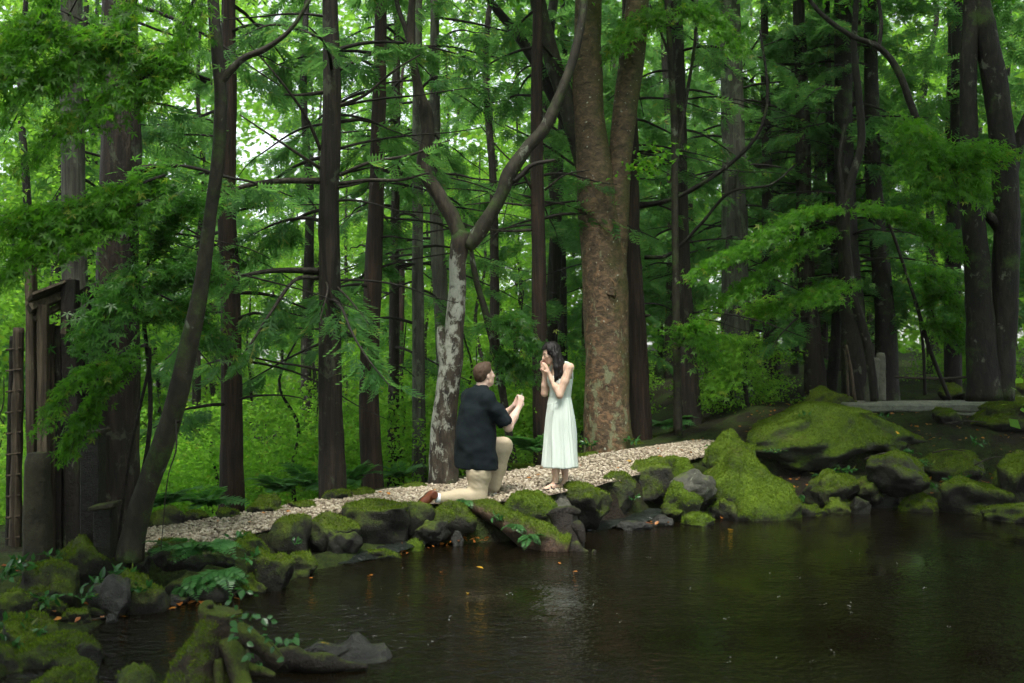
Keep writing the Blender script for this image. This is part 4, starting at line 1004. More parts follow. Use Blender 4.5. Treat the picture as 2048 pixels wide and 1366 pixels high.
        v = np.vstack([out - u * .004, out - u * .022, [mid - u * .022]]); i = np.arange(36); j = (i + 1) % 36
        mk('sole', v, [np.stack([i, j, j + 36, i + 36], 1), np.stack([j + 36, i + 36, np.full(36, 72)], 1)][:2], M['shoe_sole'], s_, o0, smooth=False)
    shoe(J(870, 977, -.20), J(845, 1003, -.27) + [-.02, 0, -.02], np.array([.75, .1, .65]))
    shoe(J(974, 996, .14), J(1008, 1000, .22) + [.04, .03, 0], np.array([0, 0, 1.0]))
    tag(root, 'person in a dark navy shirt and khaki trousers kneeling on one knee, hands raised', 'person')
    # the ring held up between the fingers
    a = np.linspace(0, 2 * math.pi, 20); rc = J(1044, 792, .07)
    v, f = tube(np.column_stack([rc[0] + .010 * np.cos(a), rc[1] + 0 * a, rc[2] + .010 * np.sin(a)]), .0018, 6, 24, cap=False)
    rg = empty('ring', rc); mk('band', v, f, M['ring_metal'], rg, rc); b, f = ico(1); mk('stone', b * .005 + rc + [0, 0, .014], f, M['splash'], rg, rc, smooth=False)
    tag(rg, 'tiny ring held up in the kneeling person’s fingers', 'ring')
man()

# ------------------------------------------------------------------ the standing woman
def woman():
    Y0 = 10.65; k = Y0 / FPX
    def J(px, py, dy=0.0): return np.array([(px - 1024) * k, Y0 + dy, CZ - (py - 683) * k])
    cX = J(1120, 0)[0]; g = float(zpath(cX)); root = empty('person', (cX, Y0, g)); o0 = np.array(root.location)
    ang = .42; fw = np.array([-math.cos(ang), -math.sin(ang), 0]); lf = np.array([fw[1] * -1, fw[0], 0]) ; lf = np.array([-fw[1], fw[0], 0])   # her left
    shC = J(1122, 733, 0); shL = J(1138, 734, -.13); shR = J(1108, 736, .14)
    elL = J(1118, 789, -.17); wrL = J(1097, 747, -.10); elR = J(1089, 787, .02); wrR = J(1089, 745, -.02)
    hc = J(1101, 707, -.02); hf = nrm(np.array([-math.cos(.30), -math.sin(.30), -.30]))
    V = Vol((cX - .35, Y0 - .36, -.05 + g), (cX + .3, Y0 + .36, 1.68), .007)
    at = head(V, hc, hf, .93, female=True)
    V.chain([J(1120, 737, 0), J(1110, 720, 0), hc + [0.02, 0, -.03]], [.05, .045, .045], .03)
    V.chain([shL, shC + [0, 0, -.01], shR], [.042, .06, .042], .03)
    V.loft([.98, 1.08, 1.2, 1.3, 1.36], [J(1121, 0)[0]] * 5, [Y0] * 5, [.080, .085, .095, .085, .05], [.105, .11, .125, .12, .09], math.atan2(fw[1], fw[0]), .03)
    V.chain([shL, (shL + elL) / 2, elL], [.046, .043, .035], .02); V.chain([elL, (elL * .6 + wrL * .4), wrL], [.036, .035, .023], .015)
    V.chain([shR, elR], [.044, .035], .02); V.chain([elR, (elR * .6 + wrR * .4), wrR], [.036, .034, .023], .015)
    hand(V, wrL, np.array([-.35, .02, .95]), np.array([-.75, .35, .1]), .28, .9, -1)
    hand(V, wrR, np.array([-.18, -.05, .98]), np.array([.4, -.6, .0]), .25, .9, 1)
    V.chain([J(1121, 800), J(1121, 840)], [.085, .115], .04)
    for hx, dy, fx, fy in ((1113, -.07, 1110, 981), (1129, .07, 1131, 972)):
        hip = J(1121, 845, dy); kn = J(hx, 905, dy); an = J(fx, fy - 12, dy * .9); an[2] = g + .075
        V.chain([hip, kn], [.085, .052], .03); V.chain([kn, kn * .6 + an * .4, an], [.050, .048, .030], .02)
        fd = nrm(np.array([-.75 if hx < 1120 else -.55, -.65 if hx < 1120 else -.83, 0])); heel = an - [0, 0, .045] - fd * .03
        V.cap(heel, heel + fd * .06, .028, .030, .02); V.cap(an + [0, 0, -.02], an + fd * .13 + [0, 0, -.058], .032, .020, .02); V.cap(heel + fd * .08 + [0, 0, -.008], heel + fd * .175 + [0, 0, -.012], .032, .019, .02)
        pts = an + fd * .05 + [0, 0, -.03]; a = np.linspace(0, 2 * math.pi, 16); sd = np.cross(fd, [0, 0, 1])
        so = heel + fd * .075; out = np.stack([so + fd * (.125 * math.cos(t)) + sd * (.040 * math.sin(t)) for t in a[:-1]]); out[:, 2] = g + .02
        vv = np.vstack([out, out - [0, 0, .014], [so * [1, 1, 0] + [0, 0, g + .006]], [so * [1, 1, 0] + [0, 0, g + .02]]]); i = np.arange(15); j = (i + 1) % 15
        sa = mk('sandal', vv, [np.stack([i, j, j + 15, i + 15], 1), np.vstack([np.stack([j + 15, i + 15, np.full(15, 30)], 1), np.stack([i, j, np.full(15, 31)], 1)])], M['sandal_black'], root, o0, smooth=False)
        ring = np.stack([an + [0, 0, -.012] + fd * (.036 * math.cos(t)) + sd * (.036 * math.sin(t)) for t in a]); v_, f_ = tube(ring, .006, 6, 24, cap=False); mk('ankle_strap', v_, f_, M['sandal_black'], sa, o0)
        arc = np.stack([heel + fd * .115 + sd * (.040 * math.cos(t)) + np.array([0, 0, 1]) * (.038 * math.sin(t) - .02) for t in np.linspace(0, math.pi, 9)]); v_, f_ = tube(arc, .007, 6, 16); mk('toe_strap', v_, f_, M['sandal_black'], sa, o0)
    v, q = V.mesh(2); mk('body', v, q, M['skin_tan'], root, o0)
    # closed eyes, brow and laughing mouth showing above the hands
    B = basis(hf); lips = [at(.088, -.018, -.060), at(.094, 0, -.058), at(.088, .018, -.060)]
    v, f = tube(np.array(lips), [.004, .007, .004], 8, 12); mk('lips', v, f, M['lip'], root, o0)
    for q in (-1, 1):
        v, f = tube(np.array([at(.083, q * .016, -.006), at(.087, q * .030, -.010), at(.078, q * .044, -.006)]), .0025, 6, 8); mk('eyelashes', v, f, M['hair_black'], root, o0)
        v, f = tube(np.array([at(.092, q * .014, .020), at(.086, q * .032, .024), at(.074, q * .048, .018)]), .0035, 6, 8); mk('eyebrow', v, f, M['hair_black'], root, o0)
    # long black hair, over the near shoulder
    H = Vol((cX - .32, Y0 - .32, 1.02), (cX + .16, Y0 + .28, 1.70), .0055)
    H.ell(at(-.018, 0, .036), np.array([.108, .090, .098]) * .96, B, .02); H.ell(at(-.055, 0, -.03), np.array([.062, .086, .10]) * .95, B, .03)
    H.chain([at(-.02, -.07, .03), J(1116, 722, .08), J(1124, 745, .10), J(1127, 772, .07)], [.04, .045, .04, .018], .03)
    H.chain([at(.01, .072, .04), J(1109, 712, -.10), J(1112, 735, -.14), J(1112, 752, -.15), J(1109, 763, -.155)], [.026, .034, .032, .021, .007], .02)
    H.chain([at(-.05, .05, .0), J(1119, 725, -.08), J(1119, 746, -.12), J(1116, 764, -.14)], [.045, .045, .034, .008], .02)
    p = np.stack(np.meshgrid(*H.ax, indexing='ij'), -1); q_ = (p - hc) @ B.T / .93
    H.F = H.F + (.006 * fbm(p * np.array([70, 70, 4]), 2, 5)).astype(np.float32)
    face = np.maximum(.028 - .35 * np.clip(q_[..., 2] - .02, 0, .2) * 1.6 - q_[..., 0], np.maximum(q_[..., 2] - .066, np.abs(q_[..., 1]) - .064 + 0 * q_[..., 0]))
    H.F = np.where(q_[..., 2] > -.12, np.maximum(H.F, -face), H.F).astype(np.float32)
    v, q = H.mesh(1); mk('hair', v, q, M['hair_black'], root, o0)
    # dress: bodice and gathered skirt in one
    D_ = Vol((cX - .2, Y0 - .22, .94), (cX + .2, Y0 + .22, 1.36), .006)
    ax_ = math.atan2(fw[1], fw[0])
    D_.loft([.96, 1.0, 1.08, 1.17, 1.24, 1.33], [J(1120, 0)[0], J(1120, 0)[0], J(1121, 0)[0], J(1121, 0)[0], J(1121, 0)[0], J(1122, 0)[0]], [Y0] * 6, [.116, .112, .112, .126, .122, .10], [.140, .134, .140, .155, .15, .13], ax_, .02)
    for sd in (-1, 1): D_.ell(J(1121, 0) * [1, 1, 0] + fw * .085 + lf * sd * .065 + [0, 0, 1.19], (.055, .06, .06), basis(fw), .03)
    p = np.stack(np.meshgrid(*D_.ax, indexing='ij'), -1); rel = p - np.array([J(1121, 0)[0], Y0, 0]); fwd = rel @ fw
    top = np.where(fwd > 0, 1.235, 1.20 + .0 * fwd); D_.F = np.maximum(D_.F + .003 * fbm(p * np.array([14, 14, 20]), 2, 9), p[..., 2] - top).astype(np.float32)
    v, q = D_.mesh(1); dr = mk('dress', v, q, M['dress_cloth'], root, o0)
    nth, nz = 144, 46; th = np.linspace(0, 2 * math.pi, nth, endpoint=False); t = np.linspace(0, 1, nz); z = 1.005 + (.262 - 1.005) * t
    rx = np.interp(t, [0, .08, .3, .6, 1], [.114, .125, .145, .162, .185]); ry = np.interp(t, [0, .08, .3, .6, 1], [.138, .148, .17, .185, .205])
    ph = th[None] + .12 * np.sin(3 * th)[None] + .05 * np.sin(5 * t)[:, None]
    wob = vnoise(np.stack([np.cos(th)[None] * 2.2 + 0 * t[:, None], np.sin(th)[None] * 2.2 + 0 * t[:, None], t[:, None] * 2.0 + 0 * th[None]], -1), 3)
    pl = (np.sin(9 * ph + 1.2 * np.sin(2 * th)[None] + 1.6 * wob) * .6 * (.6 + .7 * np.abs(wob)) + wob * .5 + np.sin(17 * ph + 1.3) * .35 + np.sin(29 * ph) * .25) * (.004 + .017 * t[:, None] ** .8)
    a_ = ax_; u = (rx[:, None] + pl) * np.cos(th)[None]; w_ = (ry[:, None] + pl) * np.sin(th)[None]
    cxx = np.interp(t, [0, 1], [J(1120, 0)[0], J(1120, 0)[0]])[:, None]
    sk = np.stack([cxx + u * math.cos(a_) - w_ * math.sin(a_), Y0 + u * math.sin(a_) + w_ * math.cos(a_), z[:, None] + 0 * u - .004 * np.sin(6 * th)[None] * t[:, None]], -1).reshape(-1, 3)
    inner = sk.reshape(nz, nth, 3)[[-1, -3]].copy(); cc = np.array([cxx[0, 0], Y0, 0]); inner = cc * [1, 1, 0] + (inner - cc * [1, 1, 0]) * [.97, .97, 1]; sk = np.vstack([sk, inner.reshape(-1, 3)])
    i = np.arange(nz + 1)[:, None] * nth; j = np.arange(nth)[None]; j2 = (j + 1) % nth
    mk('skirt', sk, np.stack([i + j2, i + j, i + nth + j, i + nth + j2], -1).reshape(-1, 4), M['dress_cloth'], dr, o0)
    for sd in (-1, 1):                                        # shoulder straps
        c0 = np.array([J(1121, 0)[0], Y0, 0]); s1 = shL if sd > 0 else shR
        st = np.array([c0 + fw * .10 + lf * sd * .075 + [0, 0, 1.225], s1 * .6 + shC * .4 + fw * .05 + [0, 0, .02], s1 * .6 + shC * .4 + [0, 0, .052], s1 * .6 + shC * .4 - fw * .06 + [0, 0, .01], c0 - fw * .105 + lf * sd * .08 + [0, 0, 1.20]])
        v, f = tube(st, .009, 8, 24); mk('strap', v, f, M['dress_cloth'], dr, o0)
    b0 = J(1104, 805, -.16)                                    # ribbon tied at the waist
    for pts in ([(0, 0, 0), (.045, -.01, .014), (.05, -.012, .028), (.01, 0, .004)], [(0, 0, 0), (-.05, .01, -.004), (-.055, .012, -.016), (-.01, 0, -.004)], [(0, 0, 0), (.004, -.012, -.04), (.002, -.016, -.085)], [(0, 0, 0), (-.012, -.008, -.03), (-.018, -.012, -.07)]):
        v, f = tube(np.array(pts) + b0, .0035, 6, 12); mk('bow', v, f, M['dress_cloth'], dr, o0)
    tag(root, 'person in a pale mint sleeveless dress standing with both hands over the mouth', 'person')
woman()
# ------------------------------------------------------------------ foliage builders
def frond_proto(n=7, w=0.17, droop=0.25, fine=True):
    """a flat feathery cypress spray along +x, length 1"""
    v, f = [], []
    def kite(p, d, L, wd, dz):
        d = np.array(d) / np.hypot(*d); s_ = np.array([-d[1], d[0]]); i = len(v)
        for a_, b_ in ((0, 0), (0.45, wd), (1, 0), (0.45, -wd)):
            q = p + d * L * a_ + s_ * L * b_; v.append((q[0], q[1], -droop * q[0] ** 2 - dz * a_))
        f.append((i, i + 1, i + 2, i + 3))
    kite(np.array([0., 0]), (1, 0), 1.0, 0.035, 0)
    for k in range(n):
        t = 0.12 + 0.8 * k / (n - 1); L = 0.42 * (1 - 0.75 * abs(t - 0.3) ** 1.1)
        for sgn in (-1, 1):
            kite(np.array([t, 0.]), (1.0, sgn * 1.15), L, w, 0.08)
            if fine and k < n - 2: kite(np.array([t, 0.]) + np.array([.3, sgn * .35]) * L, (1, sgn * .25), L * .5, w * 1.1, .05)
    return np.array(v), np.array(f)
FROND = frond_proto(6, 0.13, 0.3, True); FROND_LO = frond_proto(5, 0.15, 0.3, False)
def leaf_proto(w=0.3, fold=0.08):
    v = np.array([(0, 0, 0), (0.3, w, fold), (0.62, w * .8, fold * .6), (1, 0, -0.06), (0.62, -w * .8, fold * .6), (0.3, -w, fold)])
    return v, np.array([(0, 1, 2, 3), (0, 3, 4, 5)])
LEAF = leaf_proto()
KITE = (np.array([(0, 0, 0), (.45, .3, .05), (1, 0, -.05), (.45, -.3, .05)]), np.array([(0, 1, 2, 3)]))
def maple_proto():
    v = [(0, 0, 0)]; f = []
    for a, L in ((-118, .5), (-62, .82), (0, 1.0), (62, .82), (118, .5)):
        a = math.radians(a); c, s_ = math.cos(a), math.sin(a); i = len(v)
        for x, y in ((.42, .14), (1, 0), (.42, -.14)): v.append((c * x * L - s_ * y * L, s_ * x * L + c * y * L, -.18 * (x * L) ** 2 + .05))
        f.append((0, i + 2, i + 1, i))
    return np.array(v), np.array(f)
MAPLE = maple_proto()

def rnd_unit(r, n): return nrm(r.normal(size=(n, 3)))

def sprays_on(branches, r, per_m=26, size=(0.22, 0.46), start=0.25, droop=(0.4, 1.7), proto=None):
    """cypress sprays hanging along the outer part of each branch polyline"""
    B, A, S, Z = [], [], [], []
    for b in branches:
        c = resample(b, 24); L = np.linalg.norm(np.diff(c, axis=0), axis=1).sum(); n = max(4, int(L * per_m))
        t = start + (1 - start) * r.random(n) ** 0.8; q = t * 23; i = np.clip(q.astype(int), 0, 22); fr = (q - i)[:, None]
        p = c[i] * (1 - fr) + c[i + 1] * fr; tan = nrm(c[i + 1] - c[i])
        side = nrm(np.cross(tan, [0, 0, 1.0])) * r.choice([-1, 1], n)[:, None]
        a = tan * r.uniform(.1, .8, (n, 1)) + side * r.uniform(.2, 1.0, (n, 1)) - np.array([0, 0, 1.0]) * r.uniform(*droop, (n, 1))
        p = p + side * r.uniform(0, .12, (n, 1)) - np.array([0, 0, 1.0]) * r.uniform(0, .06, (n, 1))
        B.append(p); A.append(a); S.append(np.cross(a, [0, 0, 1.0]) + 0.5 * r.normal(size=(n, 3))); Z.append(r.uniform(*size, n) * (1.15 - .4 * t))
    return scatter(proto or FROND, np.concatenate(B), np.concatenate(A), np.concatenate(S), np.concatenate(Z))

def leaf_cloud(r, centre, rad, n, size, proto=LEAF, flatness=0.7, clump=9, keep=None):
    """leaves gathered in small clumps inside an ellipsoid, mostly facing up"""
    k = max(1, n // clump); c = r.normal(size=(k, 3)); c = nrm(c) * r.random((k, 1)) ** 0.45
    cc = np.asarray(centre) + c * np.asarray(rad)
    if keep is not None: cc = cc[keep(cc)]
    k = len(cc); p = np.repeat(cc, clump, 0); n = len(p)
    p = p + r.normal(size=(n, 3)) * np.array([1, 1, 0.45]) * size[1] * 1.5
    a = r.normal(size=(n, 3)) * np.array([1, 1, 0.45]) - [0, 0, .35]
    up = np.array([0, 0, 1.0]) * flatness + (1 - flatness) * r.normal(size=(n, 3)); S = np.cross(up, a)
    return scatter(proto, p, a, S, r.uniform(*size, n))

def maple_sprays(r, twigs, per_m=70, size=(0.05, 0.085), spread=0.16, droop=0.35):
    """maple leaves in flat layers along twig polylines"""
    B = []
    T = []
    for b in twigs:
        c = resample(b, 20); L = np.linalg.norm(np.diff(c, axis=0), axis=1).sum(); n = int(L * per_m)
        q = r.random(n) * 18.99; i = q.astype(int); fr = (q - i)[:, None]; p = c[i] * (1 - fr) + c[i + 1] * fr
        tan = nrm(c[i + 1] - c[i]); side = nrm(np.cross(tan, [0, 0, 1.0]))
        p = p + side * r.normal(size=(n, 1)) * spread + tan * r.normal(size=(n, 1)) * spread * .4 + np.array([0, 0, 1.]) * r.normal(size=(n, 1)) * spread * .3
        B.append(p); T.append(tan * .7 + side * r.normal(size=(n, 1)) * .8 - np.array([0, 0, droop]) * r.uniform(.3, 1.6, (n, 1)))
    B = np.concatenate(B); T = np.concatenate(T); n = len(B)
    up = np.array([0, 0, 1.0]) + .55 * r.normal(size=(n, 3))
    return scatter(MAPLE, B, T, np.cross(up, T), r.uniform(*size, n))

def pixpath(pts, D=None):
    return np.array([P(q[0], q[1], D if len(q) < 3 or D is not None and len(q) == 2 else q[2]) for q in pts])

# ------------------------------------------------------------------ trees with stems that can be told apart
def stem(pts, D, top=9.5, seg=18, flare=0.35, ridges=0, ridge_amp=0.0, rough=0.07, seed=0, n=70, extend=True):
    """pts: (px, py, width in px) from foot to top; carried on above the picture to the height top"""
    c = np.array([P(x, y, D) for x, y, w in pts]); r_ = np.array([w / 2 * D / FPX for x, y, w in pts])
    if extend and c[-1, 2] < top:
        d = c[-1] - c[-2]; d = d / max(d[2], 1e-3); d[:2] *= 0.5; h = top - c[-1, 2]
        c = np.vstack([c, c[-1] + d * h * .5, c[-1] + d * h]); r_ = np.append(r_, [r_[-1] * .75, r_[-1] * .35])
    wob = np.random.default_rng(seed + 900); c[1:-1, 0] += wob.normal(size=len(c) - 2) * .018
    c = np.vstack([c[0] + (c[0] - c[1]) / max(abs(c[0, 2] - c[1, 2]), .1) * 0.5, c]); r_ = np.append(r_[0], r_)
    v, f = tube(c, r_, seg, n, rough=rough, freq=4, seed=seed, ridges=ridges, ridge_amp=ridge_amp, flare=flare, flare_h=0.35)
    return c, r_, v, f

def at_height(c, z):
    i = int(np.clip(np.searchsorted(c[:, 2], z) - 1, 0, len(c) - 2)); t = (z - c[i, 2]) / max(c[i + 1, 2] - c[i, 2], 1e-6); return c[i] + (c[i + 1] - c[i]) * t

def cyp_branch(r, o, az, L, up=0.25, sag=0.5):
    d = np.array([math.cos(az), math.sin(az), 0]); k = np.linspace(0, 1, 6)
    side = np.array([-d[1], d[0], 0]) * r.normal() * .18
    z = up * L * k - sag * L * k ** 2 + 0.25 * sag * L * np.clip(k - .7, 0, 1) * 2
    return o[None] + d[None] * (L * k)[:, None] + side[None] * (k ** 2)[:, None] * L + np.array([0, 0, 1.0])[None] * z[:, None] + r.normal(size=(6, 3)) * .02 * k[:, None]

def conifer(pts, D, label, seed, bark='bark_cypress', top=9.5, zlo=2.0, nb=14, L=(0.9, 2.0), per_m=24, bare=10, leaf='cypress', extra=(), ntop=10, name='cypress_tree', az=None, size=(0.17, 0.36), group=None, seg=16):
    r = np.random.default_rng(seed); c, rr, v, f = stem(pts, D, top, seg, ridges=9, ridge_amp=0.06, seed=seed)
    base = c[1]; root = empty(name, base)
    mk('trunk', v, f, M[bark], root, base)
    leafy = []
    zs = np.linspace(zlo, 7.0, nb) + r.uniform(-.15, .15, nb)
    for k, z in enumerate(zs):
        a = (r.uniform(0, 2 * math.pi) if az is None else r.uniform(*az))
        if math.sin(a) < -0.55 and k % 2: a = -a
        b = cyp_branch(r, at_height(c, z), a, r.uniform(*L), r.uniform(.0, .4), r.uniform(.25, .7))
        v, f = tube(b, np.linspace(0.024, 0.006, 6), 6, 12); mk('branch', v, f, M['bark_twig'], root, base); leafy.append(b)
    for k in range(bare):
        b = cyp_branch(r, at_height(c, r.uniform(zlo * .6, 5.5)), r.uniform(-.5, math.pi + .5), r.uniform(.7, 2.3), r.uniform(-.1, .35), r.uniform(.1, .5))
        v, f = tube(b, np.linspace(0.018, 0.004, 6), 5, 12); mk('branch', v, f, M['bark_twig'], root, base)
    for e in extra:                                           # branches seen in the photograph: (pixel polyline, radius m, leafy)
        b = np.array([P(q[0], q[1], q[2] if len(q) > 2 else D) for q in e[0]])
        v, f = tube(b, np.linspace(e[1], e[1] * .35, len(b)), 8, len(b) * 6, rough=.08, freq=6, seed=seed); mk('branch', v, f, M[e[3] if len(e) > 3 else 'bark_branch'], root, base)
        if e[2]: leafy.append(b)
    for k in range(ntop): leafy.append(cyp_branch(r, at_height(c, r.uniform(6.8, top - .3)), r.uniform(0, 6.28), r.uniform(.9, 2.0), .3, .6))
    v, f = sprays_on(leafy, r, per_m, size, proto=FROND if D < 13 else FROND_LO)
    tag(mk('crown', v, f, M[leaf], root, base), kind='stuff')
    return tag(root, label, 'tree', group)

G1 = 'cypress trees along the path'
conifer([(228, 1075, 112), (232, 900, 92), (237, 700, 84), (238, 500, 78), (238, 300, 74), (238, 150, 70), (235, -50, 64)], 9.3, 'thick furrowed dark cypress behind the ruined gate', 1, nb=9, zlo=3.2, per_m=16, L=(.8, 1.8),
        extra=[([(268, 345, 9.3), (290, 338, 9.2), (305, 330, 9.2)], .05, False), ([(268, 368, 9.3), (295, 362, 9.2)], .04, False)], group=G1, seg=26)
conifer([(155, 1085, 62), (152, 900, 54), (148, 500, 48), (142, 200, 44), (140, -50, 40)], 10.6, 'grey-sided cypress at the far left behind the gate lintel', 2, bark='bark_grey', nb=8, zlo=3.4, per_m=16, group=G1)
conifer([(463, 1030, 50), (463, 800, 42), (460, 600, 38), (456, 400, 35), (457, 200, 31), (462, -20, 27)], 11.4, 'slim straight cypress just right of the leaning mossy maple', 3, bark='bark_red', nb=17, zlo=1.0, per_m=28, L=(.7, 1.5), group=G1,
        extra=[([(445, 690, 11.4), (400, 660, 11.2), (330, 720, 11.0)], .02, True)])
conifer([(666, 992, 54), (664, 800, 47), (660, 560, 43), (660, 400, 40), (661, 200, 36), (663, -20, 30)], 10.9, 'tall cypress with long level branches left of the couple', 4, nb=13, zlo=1.9, per_m=26, ntop=3, group=G1, seg=22,
        extra=[([(642, 362, 10.9), (560, 362, 10.6), (490, 372, 10.3), (420, 400, 10.1), (360, 415, 10.0)], .035, True),
               ([(640, 541, 10.9), (560, 540, 10.7), (500, 548, 10.5), (430, 565, 10.3)], .032, False),
               ([(638, 556, 10.9), (590, 560, 10.7), (545, 620, 10.5), (500, 690, 10.4), (470, 730, 10.4)], .026, True),
               ([(680, 368, 10.9), (740, 360, 10.8), (800, 360, 10.7), (860, 345, 10.6)], .026, False),
               ([(680, 350, 10.9), (740, 325, 10.8), (820, 310, 10.7), (900, 280, 10.6)], .024, True),
               ([(678, 212, 10.9), (730, 190, 10.8), (790, 140, 10.7), (840, 110, 10.6)], .022, False),
               ([(678, 140, 10.9), (720, 118, 10.8), (780, 95, 10.7)], .02, True),
               ([(645, 340, 10.9), (600, 310, 10.7), (540, 270, 10.5), (480, 230, 10.4)], .02, False),
               ([(645, 185, 10.9), (600, 190, 10.7), (550, 188, 10.5)], .022, False),
               ([(642, 300, 10.9), (610, 230, 10.7), (560, 160, 10.5), (500, 90, 10.4)], .022, False),
               ([(648, 80, 10.9), (600, 60, 10.8), (540, 50, 10.6), (470, 80, 10.5)], .02, True),
               ([(650, 560, 10.9), (655, 580, 10.6), (640, 640, 10.4)], .014, True), ([(670, 570, 10.9), (700, 600, 10.6), (740, 650, 10.5)], .014, True)])
conifer([(747, 988, 44), (742, 800, 39), (742, 600, 36), (752, 400, 31), (760, 100, 25)], 12.6, 'dark reddish cypress right of the tall one, upper half hidden in foliage', 5, bark='bark_red', nb=17, zlo=1.6, per_m=28, ntop=4, group=G1)
conifer([(786, 985, 25), (786, 600, 20), (790, 300, 16)], 15.2, 'thin dark cypress left of the grey pole-like trunk', 6, nb=14, zlo=1.5, per_m=24, group=G1)
conifer([(838, 980, 28), (836, 500, 23), (838, 150, 19)], 14.0, 'grey pole-like trunk left of the white-barked tree', 7, bark='bark_grey', nb=14, zlo=1.8, per_m=26, ntop=4, group=G1)
conifer([(892, 960, 38), (886, 700, 32), (873, 450, 27), (868, 200, 21)], 15.0, 'grey trunk right behind the white-barked tree', 8, bark='bark_grey', nb=9, zlo=3.2, per_m=18, group=G1)
conifer([(1085, 945, 36), (1082, 780, 31), (1076, 500, 28), (1075, 300, 26), (1078, 50, 21)], 14.0, 'straight red-brown cypress rising behind the woman', 9, bark='bark_red', nb=12, zlo=3.2, per_m=24, az=(.3, 3.4), ntop=3, group=G1,
        extra=[([(1062, 460, 14), (1020, 462, 13.6), (950, 455, 13.2), (880, 430, 13.0), (780, 420, 12.8)], .022, False), ([(1062, 412, 14), (990, 405, 13.7), (930, 410, 13.5)], .02, False),
               ([(1064, 380, 14), (1040, 340, 13.8), (1000, 300, 13.6), (960, 250, 13.5)], .02, False), ([(1090, 380, 14), (1130, 350, 13.8), (1180, 340, 13.6)], .018, False)])
conifer([(1282, 890, 44), (1276, 700, 38), (1268, 500, 33), (1262, 350, 30), (1258, 100, 26)], 15.2, 'dark brown cypress pressed against the right side of the big forked trunk', 10, bark='bark_red', nb=10, zlo=3.4, per_m=22, az=(-.3, 1.8), group=G1,
        extra=[([(1280, 412, 15.2), (1340, 400, 14.9), (1400, 370, 14.6), (1470, 320, 14.3), (1520, 260, 14.1), (1535, 180, 14.0), (1520, 60, 14.0)], .045, False, 'bark_dark'),
               ([(1290, 515, 15.2), (1340, 508, 15.0), (1400, 450, 14.8), (1460, 385, 14.6), (1540, 370, 14.5), (1590, 330, 14.4)], .035, False, 'bark_dark'),
               ([(1255, 380, 15.2), (1180, 350, 14.9), (1090, 290, 14.8), (1010, 250, 14.7)], .03, True), ([(1290, 632, 15.2), (1302, 630, 15.1)], .03, False)])
conifer([(1380, 872, 52), (1370, 700, 41), (1365, 500, 35), (1358, 300, 31), (1352, -20, 26)], 15.8, 'cypress with a slender mossy stem climbing beside it', 11, nb=13, zlo=2.4, per_m=24, group=G1)
conifer([(1474, 860, 66), (1468, 600, 55), (1462, 300, 47), (1458, 0, 40)], 17.0, 'two-toned grey and dark trunk beyond the end of the gravel', 12, bark='bark_grey', nb=17, zlo=2.9, per_m=30, group=G1)
conifer([(1550, 845, 34), (1542, 600, 27), (1535, 350, 21)], 17.5, 'narrow dark trunk between the two-toned one and the huge boulder', 13, nb=17, zlo=1.3, per_m=30, group=G1)
conifer([(1632, 805, 44), (1625, 700, 39), (1612, 500, 33), (1600, 200, 27)], 17.0, 'smooth dark trunk behind the rounded boulder left of the bridge', 14, nb=17, zlo=1.9, per_m=30, group=G1)
conifer([(1715, 806, 58), (1705, 600, 46), (1690, 350, 38), (1685, 0, 32)], 16.6, 'broad dark trunk left of the stone pillars', 15, bark='bark_dark', nb=17, zlo=2.1, per_m=30, group=G1)
conifer([(1776, 806, 48), (1766, 600, 38), (1748, 350, 31), (1740, 0, 25)], 16.8, 'dark trunk right behind the stone pillars', 16, bark='bark_dark', nb=17, zlo=2.5, per_m=30, group=G1)
conifer([(1660, 805, 24), (1672, 600, 20), (1660, 350, 16), (1655, 100, 12)], 17.4, 'thin black stem leaning left of the broad dark trunk', 17, bark='bark_dark', nb=8, zlo=3.0, per_m=16, group=G1)

